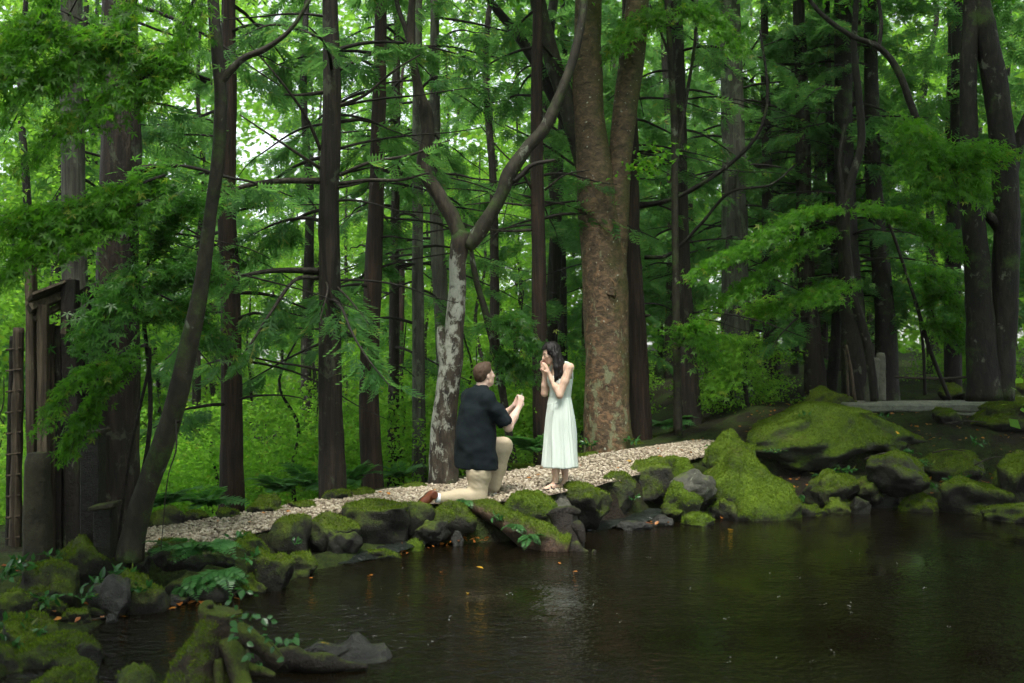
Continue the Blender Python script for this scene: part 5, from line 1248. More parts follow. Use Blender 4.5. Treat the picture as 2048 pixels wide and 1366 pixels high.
# ---- forked tree with white lichen bark
def forked_tree():
    D = 11.4; base = P(890, 972, D); root = empty('forked_tree', base)
    def part(nm, pts, seed, n=50, seg=22, flare=0, mat='bark_lichen'):
        c = np.array([P(x, y, D + (q[0] if q else 0)) for x, y, w, *q in pts]); r_ = [w / 2 * D / FPX for x, y, w, *q in pts]
        v, f = tube(c, r_, seg, n, rough=.12, freq=5, seed=seed, flare=flare, flare_h=.3); mk(nm, v, f, M[mat], root, base); return c
    part('trunk', [(890, 1010, 66), (888, 960, 62), (890, 850, 52), (902, 720, 46), (913, 600, 37), (916, 520, 34), (922, 478, 40), (925, 462, 33)], 3, 80, 30, 0.12)
    part('burl', [(902, 745, 40, -.02), (890, 700, 30, -.03), (883, 668, 20, -.02), (881, 652, 12, 0)], 5, 24, 18)
    part('limb', [(926, 490, 34), (905, 435, 32), (880, 395, 30), (852, 350, 28), (846, 318, 26), (856, 270, 24), (852, 225, 27), (840, 190, 20), (826, 120, 17), (822, 50, 16), (826, -40, 14), (835, -220, 10)], 7, 90, 16, mat='bark_lichen')
    part('limb', [(932, 495, 30), (962, 460, 30), (1000, 395, 29), (1020, 345, 30), (1055, 295, 24), (1090, 255, 23), (1118, 195, 22), (1142, 130, 19), (1158, 70, 17), (1170, -20, 15), (1180, -200, 10)], 9, 90, 16, mat='bark_maple')
    part('branch', [(826, 110, 12), (812, 60, 11), (795, 10, 9), (780, -80, 7)], 11, 24, 10, mat='bark_maple')
    part('branch', [(1010, 372, 14), (1040, 352, 12), (1064, 330, 9), (1110, 320, 6)], 12, 24, 8, mat='bark_twig')
    r = np.random.default_rng(5); mb_ = MB()
    for q in range(4): mb_.add(*leaf_cloud(r, P(r.uniform(780, 1000), r.uniform(-260, -60), D + r.uniform(-1, 1)), (.8, .8, .35), 420, (.06, .1)))
    tag(mb_.build('crown', M['broad_leaf'], root, base), kind='stuff')
    tag(root, 'Y-forked tree with white lichen patches behind the kneeling man', 'tree')
forked_tree()

# ---- big forked trunk with flaking bark
def plane_tree():
    D = 14.4; base = P(1215, 900, D); root = empty('plane_tree', base)
    def part(nm, pts, seed, n=60, seg=32, flare=0, mat='bark_plane', D=D):
        c = np.array([P(x, y, D + (q[0] if q else 0)) for x, y, w, *q in pts]); r_ = [w / 2 * D / FPX for x, y, w, *q in pts]
        v, f = tube(c, r_, seg, n, rough=.06, freq=3, seed=seed, flare=flare, flare_h=.3); mk(nm, v, f, M[mat], root, base)
    part('trunk', [(1216, 930, 98), (1216, 890, 96), (1215, 800, 92), (1215, 700, 88), (1210, 600, 90), (1204, 500, 88), (1195, 400, 80), (1184, 300, 70), (1176, 200, 62), (1174, 100, 56), (1176, 0, 52), (1178, -150, 44), (1180, -320, 30)], 3, 110, 40, 0.10)
    part('limb', [(1232, 560, 40), (1234, 480, 46), (1236, 400, 48), (1240, 320, 48), (1250, 220, 50), (1264, 110, 50), (1275, 0, 46), (1290, -160, 36), (1300, -300, 24)], 5, 80, 28)
    part('limb', [(1172, 330, 44, .1), (1150, 260, 40, .1), (1128, 190, 36, .1), (1105, 120, 34, .1), (1086, 50, 32, .1), (1070, -30, 30, .1), (1050, -180, 22, .1)], 7, 60, 22, mat='bark_maple')
    part('limb', [(1148, 275, 26, .2), (1110, 200, 25, .25), (1075, 130, 24, .3), (1035, 70, 20, .35), (990, 15, 16, .4), (950, -40, 14, .4), (880, -120, 10, .4)], 9, 60, 18, mat='bark_dark')
    part('knot', [(1222, 590, 20, -.3), (1226, 575, 14, -.32)], 11, 8, 12)
    r = np.random.default_rng(15); mb_ = MB()
    for q in range(12): mb_.add(*leaf_cloud(r, P(r.uniform(960, 1400), r.uniform(-320, -40), D + r.uniform(-2, 1)), (1.0, 1.0, .4), 450, (.08, .13)))
    for q in [(1300, 330), (1322, 310), (1280, 340)]: mb_.add(*leaf_cloud(r, P(q[0], q[1], D - .6), (.22, .2, .10), 60, (.06, .1)))
    tag(mb_.build('crown', M['maple_leaf'], root, base), kind='stuff')
    tag(root, 'massive forked trunk with flaking tan bark right of the woman', 'tree')
plane_tree()

# ---- leaning mossy maple on the left, its leaves hanging in the foreground
def twig_fan(r, start, direction, n, L, fan=0.9, drop=0.35, pend=0.12):
    """forking twigs spread in a flat fan"""
    out = []; d0 = nrm(direction)
    for k in range(n):
        s_ = np.cross(d0, [0, 0, 1.0]); a = r.uniform(-fan, fan); d = nrm(d0 * math.cos(a) + s_ * math.sin(a)); l = L * r.uniform(.55, 1.1)
        kk = np.linspace(0, 1, 5); out.append(start[None] + d[None] * (l * kk)[:, None] - np.array([0, 0, 1.0])[None] * (drop * l * kk ** 1.6)[:, None] + r.normal(size=(5, 3)) * .02 * kk[:, None])
    return out

def broad_tree(name, stems, D, boughs, label, seed, bark, leafmat='maple_leaf', shade_leaves=(), per_m=70, size=(.05, .085), twig_mat='bark_twig', group=None, fan_n=7, fan_L=0.7, spread=.15, bare=(), fan=.9, drop=.35):
    r = np.random.default_rng(seed); p0 = stems[0]; base = P(p0[0][0], p0[0][1], D); root = empty(name, base)
    for k, st in enumerate(stems):
        c = np.array([P(q[0], q[1], q[3] if len(q) > 3 else D) for q in st]); r_ = [q[2] / 2 * (q[3] if len(q) > 3 else D) / FPX for q in st]
        v, f = tube(c, r_, 18 if r_[0] > .05 else 10, len(st) * 9, rough=.09, freq=5, seed=seed + k, flare=.08 if k == 0 else 0, flare_h=.2)
        mk('trunk' if k == 0 else 'limb', v, f, M[bark], root, base)
    for b in bare:
        c = np.array([P(*q[:3]) for q in b[0]]); v, f = tube(c, np.linspace(b[1], b[1] * .4, len(c)), 8, len(c) * 6, rough=.08, freq=6); mk('branch', v, f, M[twig_mat], root, base)
    twigs = []
    for b in boughs:
        c = np.array([P(*q[:3]) for q in b]); v, f = tube(c, np.linspace(.012, .004, len(c)), 6, len(c) * 4); mk('branch', v, f, M[twig_mat], root, base)
        cc = resample(c, 5 + len(b)); tan = nrm(np.gradient(cc, axis=0))
        for i in range(1, len(cc)): twigs += twig_fan(r, cc[i], tan[i], fan_n, fan_L, fan, drop)
    mb_ = MB()
    if twigs:
        mb_.add(*maple_sprays(r, twigs, per_m, size, spread))
        tm = MB()
        for t in twigs[::2]: tm.add(*tube(t, np.linspace(.004, .0015, 5), 4, 5, cap=False))
        tag(tm.build('twigs', M[twig_mat], root, base), kind='stuff')
    for c, rad, n in shade_leaves: mb_.add(*leaf_cloud(r, c, rad, n, (.07, .12), KITE))  # overhead leaf clouds, added to cast shade on the banks
    if mb_.n: tag(mb_.build('crown', M[leafmat], root, base), kind='stuff')
    return tag(root, label, 'tree', group)

broad_tree('maple_tree', [[(258, 1120, 54), (268, 1060, 48), (300, 960, 43), (332, 870, 41), (358, 780, 39), (378, 690, 37), (398, 600, 33), (412, 500, 29), (422, 420, 26), (436, 320, 27), (441, 200, 26), (434, 100, 25), (426, 0, 24), (420, -160, 20), (425, -320, 14)],
                          [(442, 165, 18), (462, 140, 16), (490, 115, 14), (530, 98, 12), (580, 60, 9), (620, 0, 7)]], 7.9,
           [[(300, -60, 7.6), (240, 40, 7.4), (180, 90, 7.2), (110, 130, 7.0)], [(420, -80, 7.8), (330, 120, 7.5), (230, 180, 7.2), (150, 230, 7.0)],
            [(420, 160, 7.8), (340, 130, 7.6), (270, 95, 7.4), (140, 60, 7.2)], [(330, 350, 7.4), (230, 385, 7.2), (150, 410, 7.0), (60, 420, 6.9)],
            [(300, 400, 7.4), (220, 430, 7.2), (150, 450, 7.0), (90, 480, 6.9)], [(130, -40, 7.0), (70, 40, 6.9), (20, 90, 6.8)]],
           'leaning mossy maple whose leaves hang over the upper left corner', 31, 'bark_maple', shade_leaves=[((-5.8 + .5 * k, 2.6 + (k * 29 % 20) / 10, 4.9 + (k * 17 % 12) / 10), (1.3, 1.3, .4), 1200) for k in range(8)], size=(.045, .075), per_m=60, fan_n=6, fan_L=.5, spread=.10,  # leaf clouds out of view, added to darken the lower left
           bare=[([(412, 165, 7.8), (330, 110, 7.6), (250, 80, 7.4), (120, 20, 7.2)], .014), ([(352, 840, 7.8), (352, 900, 7.7), (335, 960, 7.65), (322, 1100, 7.6)], .008), ([(345, 846, 7.9), (362, 842, 7.8)], .02)])
broad_tree('maple_sapling', [[(235, 1090, 8, 8.3), (262, 900, 7, 8.2), (300, 720, 6, 8.0), (290, 690, 4, 7.9)]], 8.3,
           [[(290, 690, 7.6), (245, 705, 7.4), (205, 725, 7.2), (165, 740, 7.1), (130, 780, 7.0)], [(280, 715, 7.6), (230, 750, 7.4), (190, 790, 7.3)], [(200, 800, 7.4), (180, 825, 7.3), (160, 850, 7.3)]],
           'thin maple shoot with one bright drooping spray before the dark gate', 33, 'bark_twig', size=(.04, .07), per_m=70, fan_n=3, fan_L=.3, spread=.045, fan=.6)
broad_tree('maple_sapling', [[(255, 1085, 10, 9.0), (300, 850, 9, 8.9), (285, 620, 8, 8.8), (262, 480, 6, 8.7)]], 9.0,
           [[(270, 520, 8.7), (245, 560, 8.6), (215, 600, 8.5)], [(285, 600, 8.8), (330, 560, 8.8), (370, 540, 8.7)], [(290, 650, 8.8), (330, 620, 8.7), (380, 640, 8.7)], [(262, 480, 8.7), (250, 430, 8.6), (280, 380, 8.6)], [(285, 560, 8.8), (320, 470, 8.7), (360, 420, 8.7)]],
           'young leafy tree between the furrowed cypress and the leaning maple', 35, 'bark_twig', leafmat='broad_leaf', size=(.05, .09), per_m=60, fan_n=6, fan_L=.5, spread=.12)
# ---- maples on the right
broad_tree('maple_tree', [[(1749, 802, 16), (1743, 740, 16), (1730, 670, 17), (1708, 600, 18), (1698, 540, 18), (1690, 450, 18), (1700, 370, 17), (1722, 290, 16), (1718, 200, 15), (1708, 100, 13), (1712, 0, 11), (1712, -150, 8)],
                          [(1700, 585, 12), (1690, 500, 12), (1686, 400, 11), (1680, 320, 10), (1690, 250, 8)]], 14.2,
           [[(1695, 430, 14.2), (1640, 420, 13.9), (1570, 450, 13.6), (1500, 490, 13.4), (1440, 520, 13.2)], [(1700, 420, 14.2), (1760, 420, 13.9), (1820, 440, 13.7), (1860, 465, 13.5)],
            [(1700, 560, 14.2), (1650, 580, 13.9), (1600, 600, 13.7)], [(1690, 460, 14.1), (1620, 480, 13.8), (1540, 540, 13.5), (1480, 580, 13.3)]],
           'slender winding maple before the stone pillars with a broad level bough', 41, 'bark_dark', size=(.055, .09), per_m=62, fan_n=6, fan_L=.6, spread=.14, drop=.12)
broad_tree('maple_tree', [[(1970, 800, 72), (1964, 700, 60), (1956, 550, 50), (1948, 450, 46), (1940, 350, 38), (1936, 150, 33), (1945, -20, 30), (1950, -250, 24)],
                          [(1998, 800, 60), (2004, 700, 54), (2014, 500, 50), (2008, 330, 48), (1990, 170, 46), (1962, 30, 44), (1950, -60, 40), (1930, -260, 24)],
                          [(2008, 470, 24), (1985, 440, 20), (1955, 415, 17), (1910, 375, 16), (1872, 335, 15), (1845, 270, 14), (1822, 210, 14), (1795, 140, 14), (1758, 95, 12), (1700, 70, 10), (1640, 25, 9), (1590, -40, 7)],
                          [(2012, 440, 24), (2025, 340, 24), (2045, 260, 22), (2080, 180, 20), (2120, 60, 16)], [(1758, 95, 9), (1762, 40, 8), (1750, -40, 6)]], 13.3,
           [[(1800, 230, 13.0), (1840, 270, 12.8), (1880, 300, 12.6)], [(1830, 320, 13.0), (1850, 330, 12.8), (1900, 310, 12.6)]],
           'heavy twin-stemmed maple at the right with a long bough arching left', 43, 'bark_dark', shade_leaves=[((3.4 + .30 * k, 6.0 + (k * 37 % 105) / 10, 7.0 + (k * 13 % 16) / 10), (1.6, 1.6, .5), 2200) for k in range(20)], size=(.06, .10), per_m=65, fan_n=7, fan_L=.8, spread=.17)  # high leaf clouds added to keep the right bank in shade
broad_tree('maple_sapling', [[(1900, 800, 8), (1860, 700, 8), (1830, 600, 7), (1790, 480, 6), (1770, 430, 5)], [(1850, 790, 7), (1846, 690, 6), (1836, 620, 4)]], 14.6,
           [[(1835, 620, 14.6), (1870, 590, 14.4), (1910, 610, 14.2)], [(1846, 650, 14.6), (1880, 650, 14.4), (1905, 670, 14.2)], [(1880, 680, 14.6), (1850, 560, 14.4), (1880, 560, 14.2)]],
           'spindly maple sapling in front of the twin-stemmed maple', 45, 'bark_twig', size=(.055, .085), per_m=55, fan_n=5, fan_L=.42, spread=.12, drop=.15)
broad_tree('slender_tree', [[(1356, 870, 18), (1352, 600, 15), (1350, 450, 14), (1348, 250, 13), (1340, 100, 12), (1332, -30, 10), (1328, -200, 7)], [(1352, 330, 8), (1372, 200, 7), (1390, 80, 6), (1395, -40, 5)], [(1342, 120, 6), (1320, 60, 5), (1300, 10, 4)]], 14.7,
           [[(1356, 700, 14.6), (1380, 660, 14.4), (1400, 680, 14.2)], [(1340, 40, 14.6), (1390, 20, 14.3), (1450, 60, 14.0)], [(1350, 60, 14.6), (1300, 30, 14.3), (1260, 60, 14.0)]],
           'slender mossy stem standing close to the cypress right of the forked trunk', 47, 'bark_maple', size=(.06, .10), per_m=60, fan_n=5, fan_L=.5)
broad_tree('slender_tree', [[(1028, 940, 18), (1015, 850, 16), (998, 740, 15), (975, 640, 14), (955, 570, 13), (945, 520, 10), (940, 470, 7)]], 13.2,
           [[(980, 660, 13.1), (1010, 640, 13.0), (1040, 660, 12.9)], [(990, 700, 13.2), (1020, 720, 13.1)]],
           'thin stem leaning left behind the kneeling man’s arms', 49, 'bark_maple', leafmat='broad_leaf', size=(.05, .09), per_m=60, fan_n=5, fan_L=.45)
broad_tree('slender_tree', [[(1500, 850, 9), (1490, 760, 9), (1496, 690, 8), (1510, 620, 7), (1505, 540, 5)]], 15.8,
           [[(1492, 760, 15.7), (1470, 745, 15.6), (1450, 760, 15.5)], [(1498, 690, 15.7), (1480, 680, 15.6), (1470, 700, 15.5)], [(1505, 640, 15.7), (1520, 620, 15.6)]],
           'crooked sapling with pale leaves before the two-toned trunk', 51, 'bark_twig', leafmat='bright_leaf', size=(.06, .09), per_m=60, fan_n=5, fan_L=.4)
# ------------------------------------------------------------------ the wood behind: whole trees, crowns of a kind share one mesh
def wood_crown(kind, seed, H=11.0):
    r = np.random.default_rng(seed); mb_ = MB()
    if kind in ('conifer', 'high'):
        br = []
        for k in range(46 if kind == 'conifer' else 20):
            z = r.uniform(1.6 if kind == 'conifer' else 4.8, H); L = (0.7 + 1.7 * (1 - z / (H + 2))) * r.uniform(.7, 1.15)
            br.append(cyp_branch(r, np.array([0, 0, z]), r.uniform(0, 6.28), L, r.uniform(.1, .3), r.uniform(.4, .8)))
        mb_.add(*sprays_on(br, r, 34, (.18, .38), .15, proto=FROND_LO))
    else:
        for k in range(30):
            z = r.uniform(1.0, H) if kind == 'broad' else r.uniform(0.1, 2.6); a = r.uniform(0, 6.28); d = r.uniform(.2, 2.1)
            mb_.add(*leaf_cloud(r, (math.cos(a) * d, math.sin(a) * d, z), (.75, .75, .32), 260, (.05, .15), KITE, .5, 8))
    by = mb_; V = np.concatenate(by.v); F = np.concatenate(by.f)
    me = mesh_data('crown', V, F); me.materials.append(M[{'conifer': 'cypress_far', 'high': 'cypress_far', 'broad': 'bright_leaf', 'under': 'bright_leaf'}[kind]]); return me
CROWNS = {k: [wood_crown(k, 200 + i * 7 + len(k)) for i in range(n)] for k, n in (('conifer', 3), ('broad', 3), ('under', 2), ('high', 3))}
TRUNKS = {}
def wood_trunk(kind, i):
    if (kind, i) not in TRUNKS:
        r = np.random.default_rng(77 + i); k = np.linspace(0, 1, 7); H = 12 if kind != 'under' else 4.2; rad = .125 if kind in ('conifer', 'high') else (.11 if kind == 'broad' else .05)
        c = np.column_stack([r.normal(size=7) * .12 * k * (3 if kind not in ('conifer', 'high') else 1), r.normal(size=7) * .12 * k, -0.6 + (H + .6) * k])
        v, f = tube(c, rad * (1 - .75 * k), 10, 24, rough=.1, freq=4, seed=i)
        me = mesh_data('trunk', v, f); me.materials.append(M[('bark_cypress', 'bark_dark', 'bark_red')[i % 3] if kind in ('conifer', 'high') else 'bark_dark']); TRUNKS[(kind, i)] = me
    return TRUNKS[(kind, i)]
LAND = [(240, 'furrowed cypress'), (460, 'slim cypress'), (660, 'tall cypress'), (890, 'white-barked tree'), (1080, 'woman'), (1215, 'big forked trunk'), (1365, 'mossy-stemmed cypress'), (1470, 'two-toned trunk'), (1625, 'smooth dark trunk'), (1745, 'stone pillars'), (1975, 'twin-stemmed maple')]
ORD = ['nearest', 'second nearest', 'third nearest', 'fourth nearest', 'fifth nearest', 'sixth nearest', 'seventh nearest', 'eighth nearest', 'ninth nearest', 'tenth nearest', 'eleventh nearest', 'twelfth nearest', 'thirteenth nearest', 'fourteenth nearest', 'fifteenth nearest', 'sixteenth nearest', 'seventeenth nearest', 'eighteenth nearest', 'nineteenth nearest', 'twentieth nearest']
def label_by_gap(objs, what):
    """say which gap between trunks each one stands in, and how near"""
    gaps = {}
    for o in objs:
        px = 1024 + o.location.x / o.location.y * FPX; k = sum(px > q for q, _ in LAND); gaps.setdefault(k, []).append(o)
    for k, g in gaps.items():
        where = f'left of the {LAND[0][1]}' if k == 0 else (f'right of the {LAND[-1][1]}' if k == len(LAND) else f'between {LAND[k - 1][1]} and {LAND[k][1]}')
        for i, o in enumerate(sorted(g, key=lambda o: o.location.y)): o['label'] = f'{what} seen {where}, {ORD[min(i, len(ORD) - 1)]}'
def wood_tree(kind, X, Y, s, rot, i, label, group, name):
    root = empty(name, (X, Y, hsurf(X, Y) - .1)); root.rotation_euler = (0, 0, rot); root.scale = (s, s, s * 1.0)
    t = link('trunk', wood_trunk(kind, i % 3), None, root); c = link('crown', CROWNS[kind][i % len(CROWNS[kind])], None, root)
    c['kind'] = 'stuff'; return tag(root, label, 'tree', group)
r = np.random.default_rng(404)
def clear(X, Y):       # keep the trees off the path and pond
    return Y > yf(X) + 1.5
spots = []
def try_spot(X, Y, dmin):
    if all((X - a) ** 2 + (Y - b) ** 2 > dmin * dmin for a, b in spots): spots.append((X, Y)); return True
    return False
cnt = 0
for k in range(4000):
    Y = 17.5 + 30 * r.random() ** 1.2; X = r.uniform(-.66, .66) * Y
    q = X / Y; left = q < 0.02
    if -.40 < q < .03 and Y < 31: continue                      # an open glade behind the path on the left
    if not try_spot(X, Y, 1.55 if Y < 30 else 2.3): continue
    # a lighter clearing in the direction of the bright gap on the left
    if abs(q + 0.255) < 0.035: continue
    kind = 'conifer' if r.random() < (.4 if left else .85) else 'broad'
    wood_tree(kind, X, Y, r.uniform(.85, 1.3), r.uniform(0, 6.28), cnt, 'slim cypress of the crowded wood behind the path' if kind == 'conifer' else 'light green leafy tree of the crowded wood behind the path', 'trees of the wood behind' , 'wood_cypress' if kind == 'conifer' else 'wood_tree')
    cnt += 1
    if cnt >= 95: break
for k, (px, Y) in enumerate(((395, 22), (612, 18), (800, 23), (985, 18.2), (1125, 20))):
    wood_tree('high', (px - 1024) / FPX * Y, Y, r.uniform(.95, 1.2), r.uniform(0, 6.28), k, 'x', 'trees of the wood behind', 'wood_cypress')
for k, (px, Y, s_) in enumerate(((250, 24, .62), (320, 27, .75), (372, 24, .55), (440, 29, .8), (500, 25, .5), (560, 30, .66), (628, 26, .6), (690, 30, .85), (745, 25.5, .66), (800, 31, .9), (856, 27, .7), (915, 30, .85), (960, 26, .7), (1030, 31, .9), (1090, 27, .75), (1140, 30, .85), (410, 34, 1.0), (640, 35, 1.0), (880, 35, 1.05), (300, 33, 1.0))):
    wood_tree('broad', (px - 1024) / FPX * Y, Y, s_, r.uniform(0, 6.28), k, 'x', 'trees of the wood behind', 'wood_tree')
spots = []; cnt = 0
for k in range(3000):
    Y = r.uniform(13.2, 24); X = r.uniform(-.62, .12) * Y if r.random() < .85 else r.uniform(.15, .6) * Y
    px = 1024 + X / Y * FPX
    if Y < yf(X) + 1.0 or (1120 < px < 1420 and Y < 17.5) or (px > 1650 and Y < 18.5) or not try_spot(X, Y, 1.0): continue
    wood_tree('under', X, Y, r.uniform(.35, .75), r.uniform(0, 6.28), cnt, 'bright green understorey bush among the trunks beyond the path', 'understorey bushes beyond the path', 'understorey_bush')
    cnt += 1
    if cnt >= 48: break
for o in bpy.data.objects:
    if o.name.startswith('understorey_bush'): o['category'] = 'bush'
W = [o for o in bpy.data.objects]
label_by_gap([o for o in W if o.name.startswith('wood_cypress')], 'background cypress')
label_by_gap([o for o in W if o.name.startswith('wood_tree')], 'background leafy tree')
label_by_gap([o for o in W if o.name.startswith('understorey_bush')], 'green understorey bush')
# trees added round the viewer's side of the pond, outside the picture, to shut out the low light
for k, (X, Y, s_, kd, wh) in enumerate(((-6.8, 3.2, 1.35, 'broad', 'left bank nearest the viewer'), (-7.6, 6.4, 1.3, 'conifer', 'left bank beside the notched pole'), (-8.8, 9.6, 1.3, 'conifer', 'left end of the gravel path'),
        (6.6, 3.4, 1.4, 'broad', 'right bank nearest the viewer'), (8.0, 7.4, 1.4, 'broad', 'right bank halfway along the pond'), (9.8, 10.8, 1.4, 'broad', 'right bank beyond the dark boulders'), (11.2, 14.6, 1.4, 'conifer', 'right of the twin-stemmed maple'),
        (-4.2, -4.2, 1.5, 'broad', 'left behind the viewer'), (0.4, -5.5, 1.5, 'conifer', 'straight behind the viewer'), (4.6, -4.0, 1.5, 'broad', 'right behind the viewer'), (-9, -1, 1.5, 'broad', 'far left bank behind the viewer'), (9, -1, 1.5, 'broad', 'far right bank behind the viewer'),
        (-3.2, 0.2, 1.6, 'high', 'leaning over the viewer from the left'), (3.2, 0.4, 1.6, 'high', 'leaning over the viewer from the right'), (-5.8, 1.2, 1.6, 'high', 'high over the left bank corner'), (5.8, 1.6, 1.6, 'high', 'high over the right bank corner'), (0.6, -2.4, 1.6, 'high', 'right at the viewer’s back'),
        (2.2, -7.5, 1.6, 'broad', 'second row behind the viewer'), (-2.4, -8.0, 1.6, 'conifer', 'second row left behind the viewer'))):
    wood_tree(kd, X, Y, s_, k * 1.3, k, 'unseen added shade tree on the ' + wh if 'bank' in wh else 'unseen added shade tree ' + wh, 'unseen trees added for shade round the viewer’s side of the pond', 'added_shade_tree')
# distant mass of leaves
def leaf_mass(name, n, y0, y1, zmax, size, seed, label, thr, per=14, mat='bright_leaf'):
    r = np.random.default_rng(seed)
    Y = r.uniform(y0, y1, n); X = r.uniform(-.75, .75, n) * Y; Z = r.uniform(-2, zmax, n); Zn = fbm(np.column_stack([X * .16, Y * .1, Z * .22]), 3, seed)
    e_, h_ = X / Y, (Z - CZ) / Y
    hole = sum(np.exp(-(((e_ - (px - 1024) / FPX) / sx) ** 2 + ((h_ - (683 - py) / FPX) / sy) ** 2)) for px, py, sx, sy in ((540, 300, .035, .025), (400, 400, .015, .03), (590, 610, .02, .02), (1040, 120, .02, .012), (860, 300, .015, .015)))
    ok = (Zn > thr) & (r.random(n) > hole * 1.1)
    C = np.column_stack([X, Y, Z])[ok]; p = np.repeat(C, per, 0); p = p + r.normal(size=p.shape) * np.array([.8, .8, .4])
    a = r.normal(size=p.shape) * [1, 1, .5]; up = np.array([0, 0, .7]) + .5 * r.normal(size=p.shape)
    v, f = scatter(KITE, p, a, np.cross(up, a), r.uniform(*size, len(p)))
    tag(mk(name, v, f, M[mat]), label, kind='stuff')
leaf_mass('distant_woods', 7000, 46, 66, 24, (.3, .6), 9, 'pale green far-off wood closing the view between trunks', -.8)
leaf_mass('distant_canopy', 6500, 33, 45, 22, (.16, .34), 19, 'leafy mass of the wood behind the glade', -.35, 16)

HAZE = 0.0004
hv, hf = boxv((236, 238, 36)); hz = mk('haze', hv + [1, 11.5, 14.5], hf, None)
w = NT('haze'); pv = w.n('VolumePrincipled', {'Color': (0.90, 0.97, 0.92, 1), 'Density': HAZE, 'Anisotropy': 0.2}); w.t.links.new(pv.outputs[0], w.out.inputs['Volume'])
hz.data.materials.append(w.m); tag(hz, 'thin rainy haze hanging through the whole wood', kind='stuff')
# ------------------------------------------------------------------ ferns, herbs, vines, fallen leaves, rain splashes
def fern_frond_mesh(seed):
    """one arching frond along +x, length 1"""
    r = np.random.default_rng(seed); mb_ = MB(); n = 15; t = np.linspace(.10, .98, n)
    arch = lambda x: .42 * x - .62 * x * x
    c = np.column_stack([np.linspace(0, 1, 8), 0 * np.linspace(0, 1, 8), arch(np.linspace(0, 1, 8))]); mb_.add(*tube(c, np.linspace(.008, .003, 8), 4, 8, cap=False))
    B, A, S, Z = [], [], [], []
    for k in t:
        L = .30 * math.sin(math.pi * min(1, .18 + .86 * k)) ** .8 + .02
        for sg in (-1, 1): B.append((k, 0, arch(k))); A.append((.45, sg, -.12 + .1 * r.normal())); S.append((1, -sg * .45, .42 - 1.24 * k)); Z.append(L)
    v, f = scatter(leaf_proto(.16, .02), np.array(B), np.array(A, float), np.array(S, float), np.array(Z)); mb_.add(v, f)
    by = {}
    for q in mb_.f: by.setdefault(q.shape[1], []).append(q)
    me = mesh_data('frond', np.concatenate(mb_.v), [np.concatenate(x) for x in by.values()]); me.materials.append(M['fern_leaf']); return me
FRONDS = [fern_frond_mesh(i) for i in range(3)]
def fern(px, py, D, n, L, label, seed, az=(0, 6.28), tilt=0.3):
    r = np.random.default_rng(seed); root = empty('fern', P(px, py, D))
    for k in range(n):
        o = link('frond', FRONDS[k % 3], None, root); s_ = L * r.uniform(.7, 1.1); o.scale = (s_, s_, s_)
        o.rotation_euler = (r.uniform(-.3, .3), r.uniform(-.5, .2) + tilt, az[0] + (az[1] - az[0]) * (k + r.uniform(.1, .9)) / n)
    return tag(root, label, 'fern', 'ferns on the banks')
fern(405, 1092, 8.1, 9, .36, 'large fern at the path edge, fronds arching both ways, beside the mossy mound', 1, (-2.9, .4), .05)
fern(350, 1098, 8.05, 6, .34, 'fern with fronds fanned against the dark boulder by the leaning trunk', 2, (-3.0, -.2), -.05)
fern(440, 1140, 7.9, 11, .28, 'bushy fern hanging towards the water below the large one', 3, (-2.9, .2), .45)
fern(390, 1150, 7.85, 8, .27, 'fern drooping over the dark waterside stone', 4, (-3.0, -.3), .5)
fern(1030, 1048, 9.7, 6, .17, 'little fern growing on the middle of the log', 5, (-2.8, .0), .3)
fern(1062, 1070, 9.6, 6, .20, 'little fern hanging from the lower log', 6, (-2.6, .2), .4)
fern(930, 1000, 10.1, 5, .15, 'little fern at the upper tip of the log', 7, (-3.2, -1), .3)
fern(1062, 905, 12.9, 8, .62, 'tall bright fern between the couple behind the path', 8, (-2.6, .2), -.35)
fern(1330, 852, 15.6, 8, .5, 'fern clump right of the red-brown trunk behind the path', 9, (-3.1, .0), -.2)
fern(330, 1010, 10.0, 9, .5, 'fern behind the path between the leaning maple and slim cypress', 10, (-3.1, 0), -.2)
fern(560, 985, 11.2, 9, .5, 'fern behind the path left of the tall cypress', 11, (-3.1, 0), -.3)
fern(620, 975, 11.8, 9, .55, 'fern behind the path touching the tall cypress trunk', 12, (-3.1, 0), -.3)
fern(700, 965, 12.2, 9, .5, 'fern behind the path between tall cypress and dark reddish cypress', 13, (-3.1, 0), -.3)
fern(410, 1010, 10.8, 9, .5, 'fern behind the path left of the slim cypress', 14, (-3.1, 0), -.3)
fern(800, 955, 12.9, 8, .45, 'fern behind the path left of the white-barked tree', 15, (-3.1, 0), -.3)

def herb(px, py, D, n, L, label, seed, mat='glossy_leaf', spread=1.0, up=.6, w=.24):
    r = np.random.default_rng(seed); root = empty('leafy_plant', P(px, py, D)); o0 = np.zeros(3); mb_ = MB(); sm = MB()
    for k in range(n):
        a = r.uniform(0, 6.28); d = nrm(np.array([math.cos(a) * spread, math.sin(a) * spread, up * r.uniform(.5, 1.5)])); h = L * r.uniform(.5, 1.2); st = np.array([0 * d, d * h * .6, d * h + [0, 0, -.1 * h]])
        sm.add(*tube(st, [.003, .0025, .0015], 4, 5, cap=False)); m = 3
        tips = np.stack([st[1], (st[1] + st[2]) / 2, st[2]]); A = nrm(np.stack([d + r.normal(size=3) * .7 - [0, 0, .3] for _ in range(m)]))
        mb_.add(*scatter(leaf_proto(w, .05), tips, A, np.cross(np.array([0, 0, 1.]) + .4 * r.normal(size=(m, 3)), A), L * r.uniform(.45, .8, m)))
    tag(sm.build('stems', M[mat], root), kind='stuff'); tag(mb_.build('leaves', M[mat], root), kind='stuff')
    return tag(root, label, 'plant', 'small leafy plants on the banks')
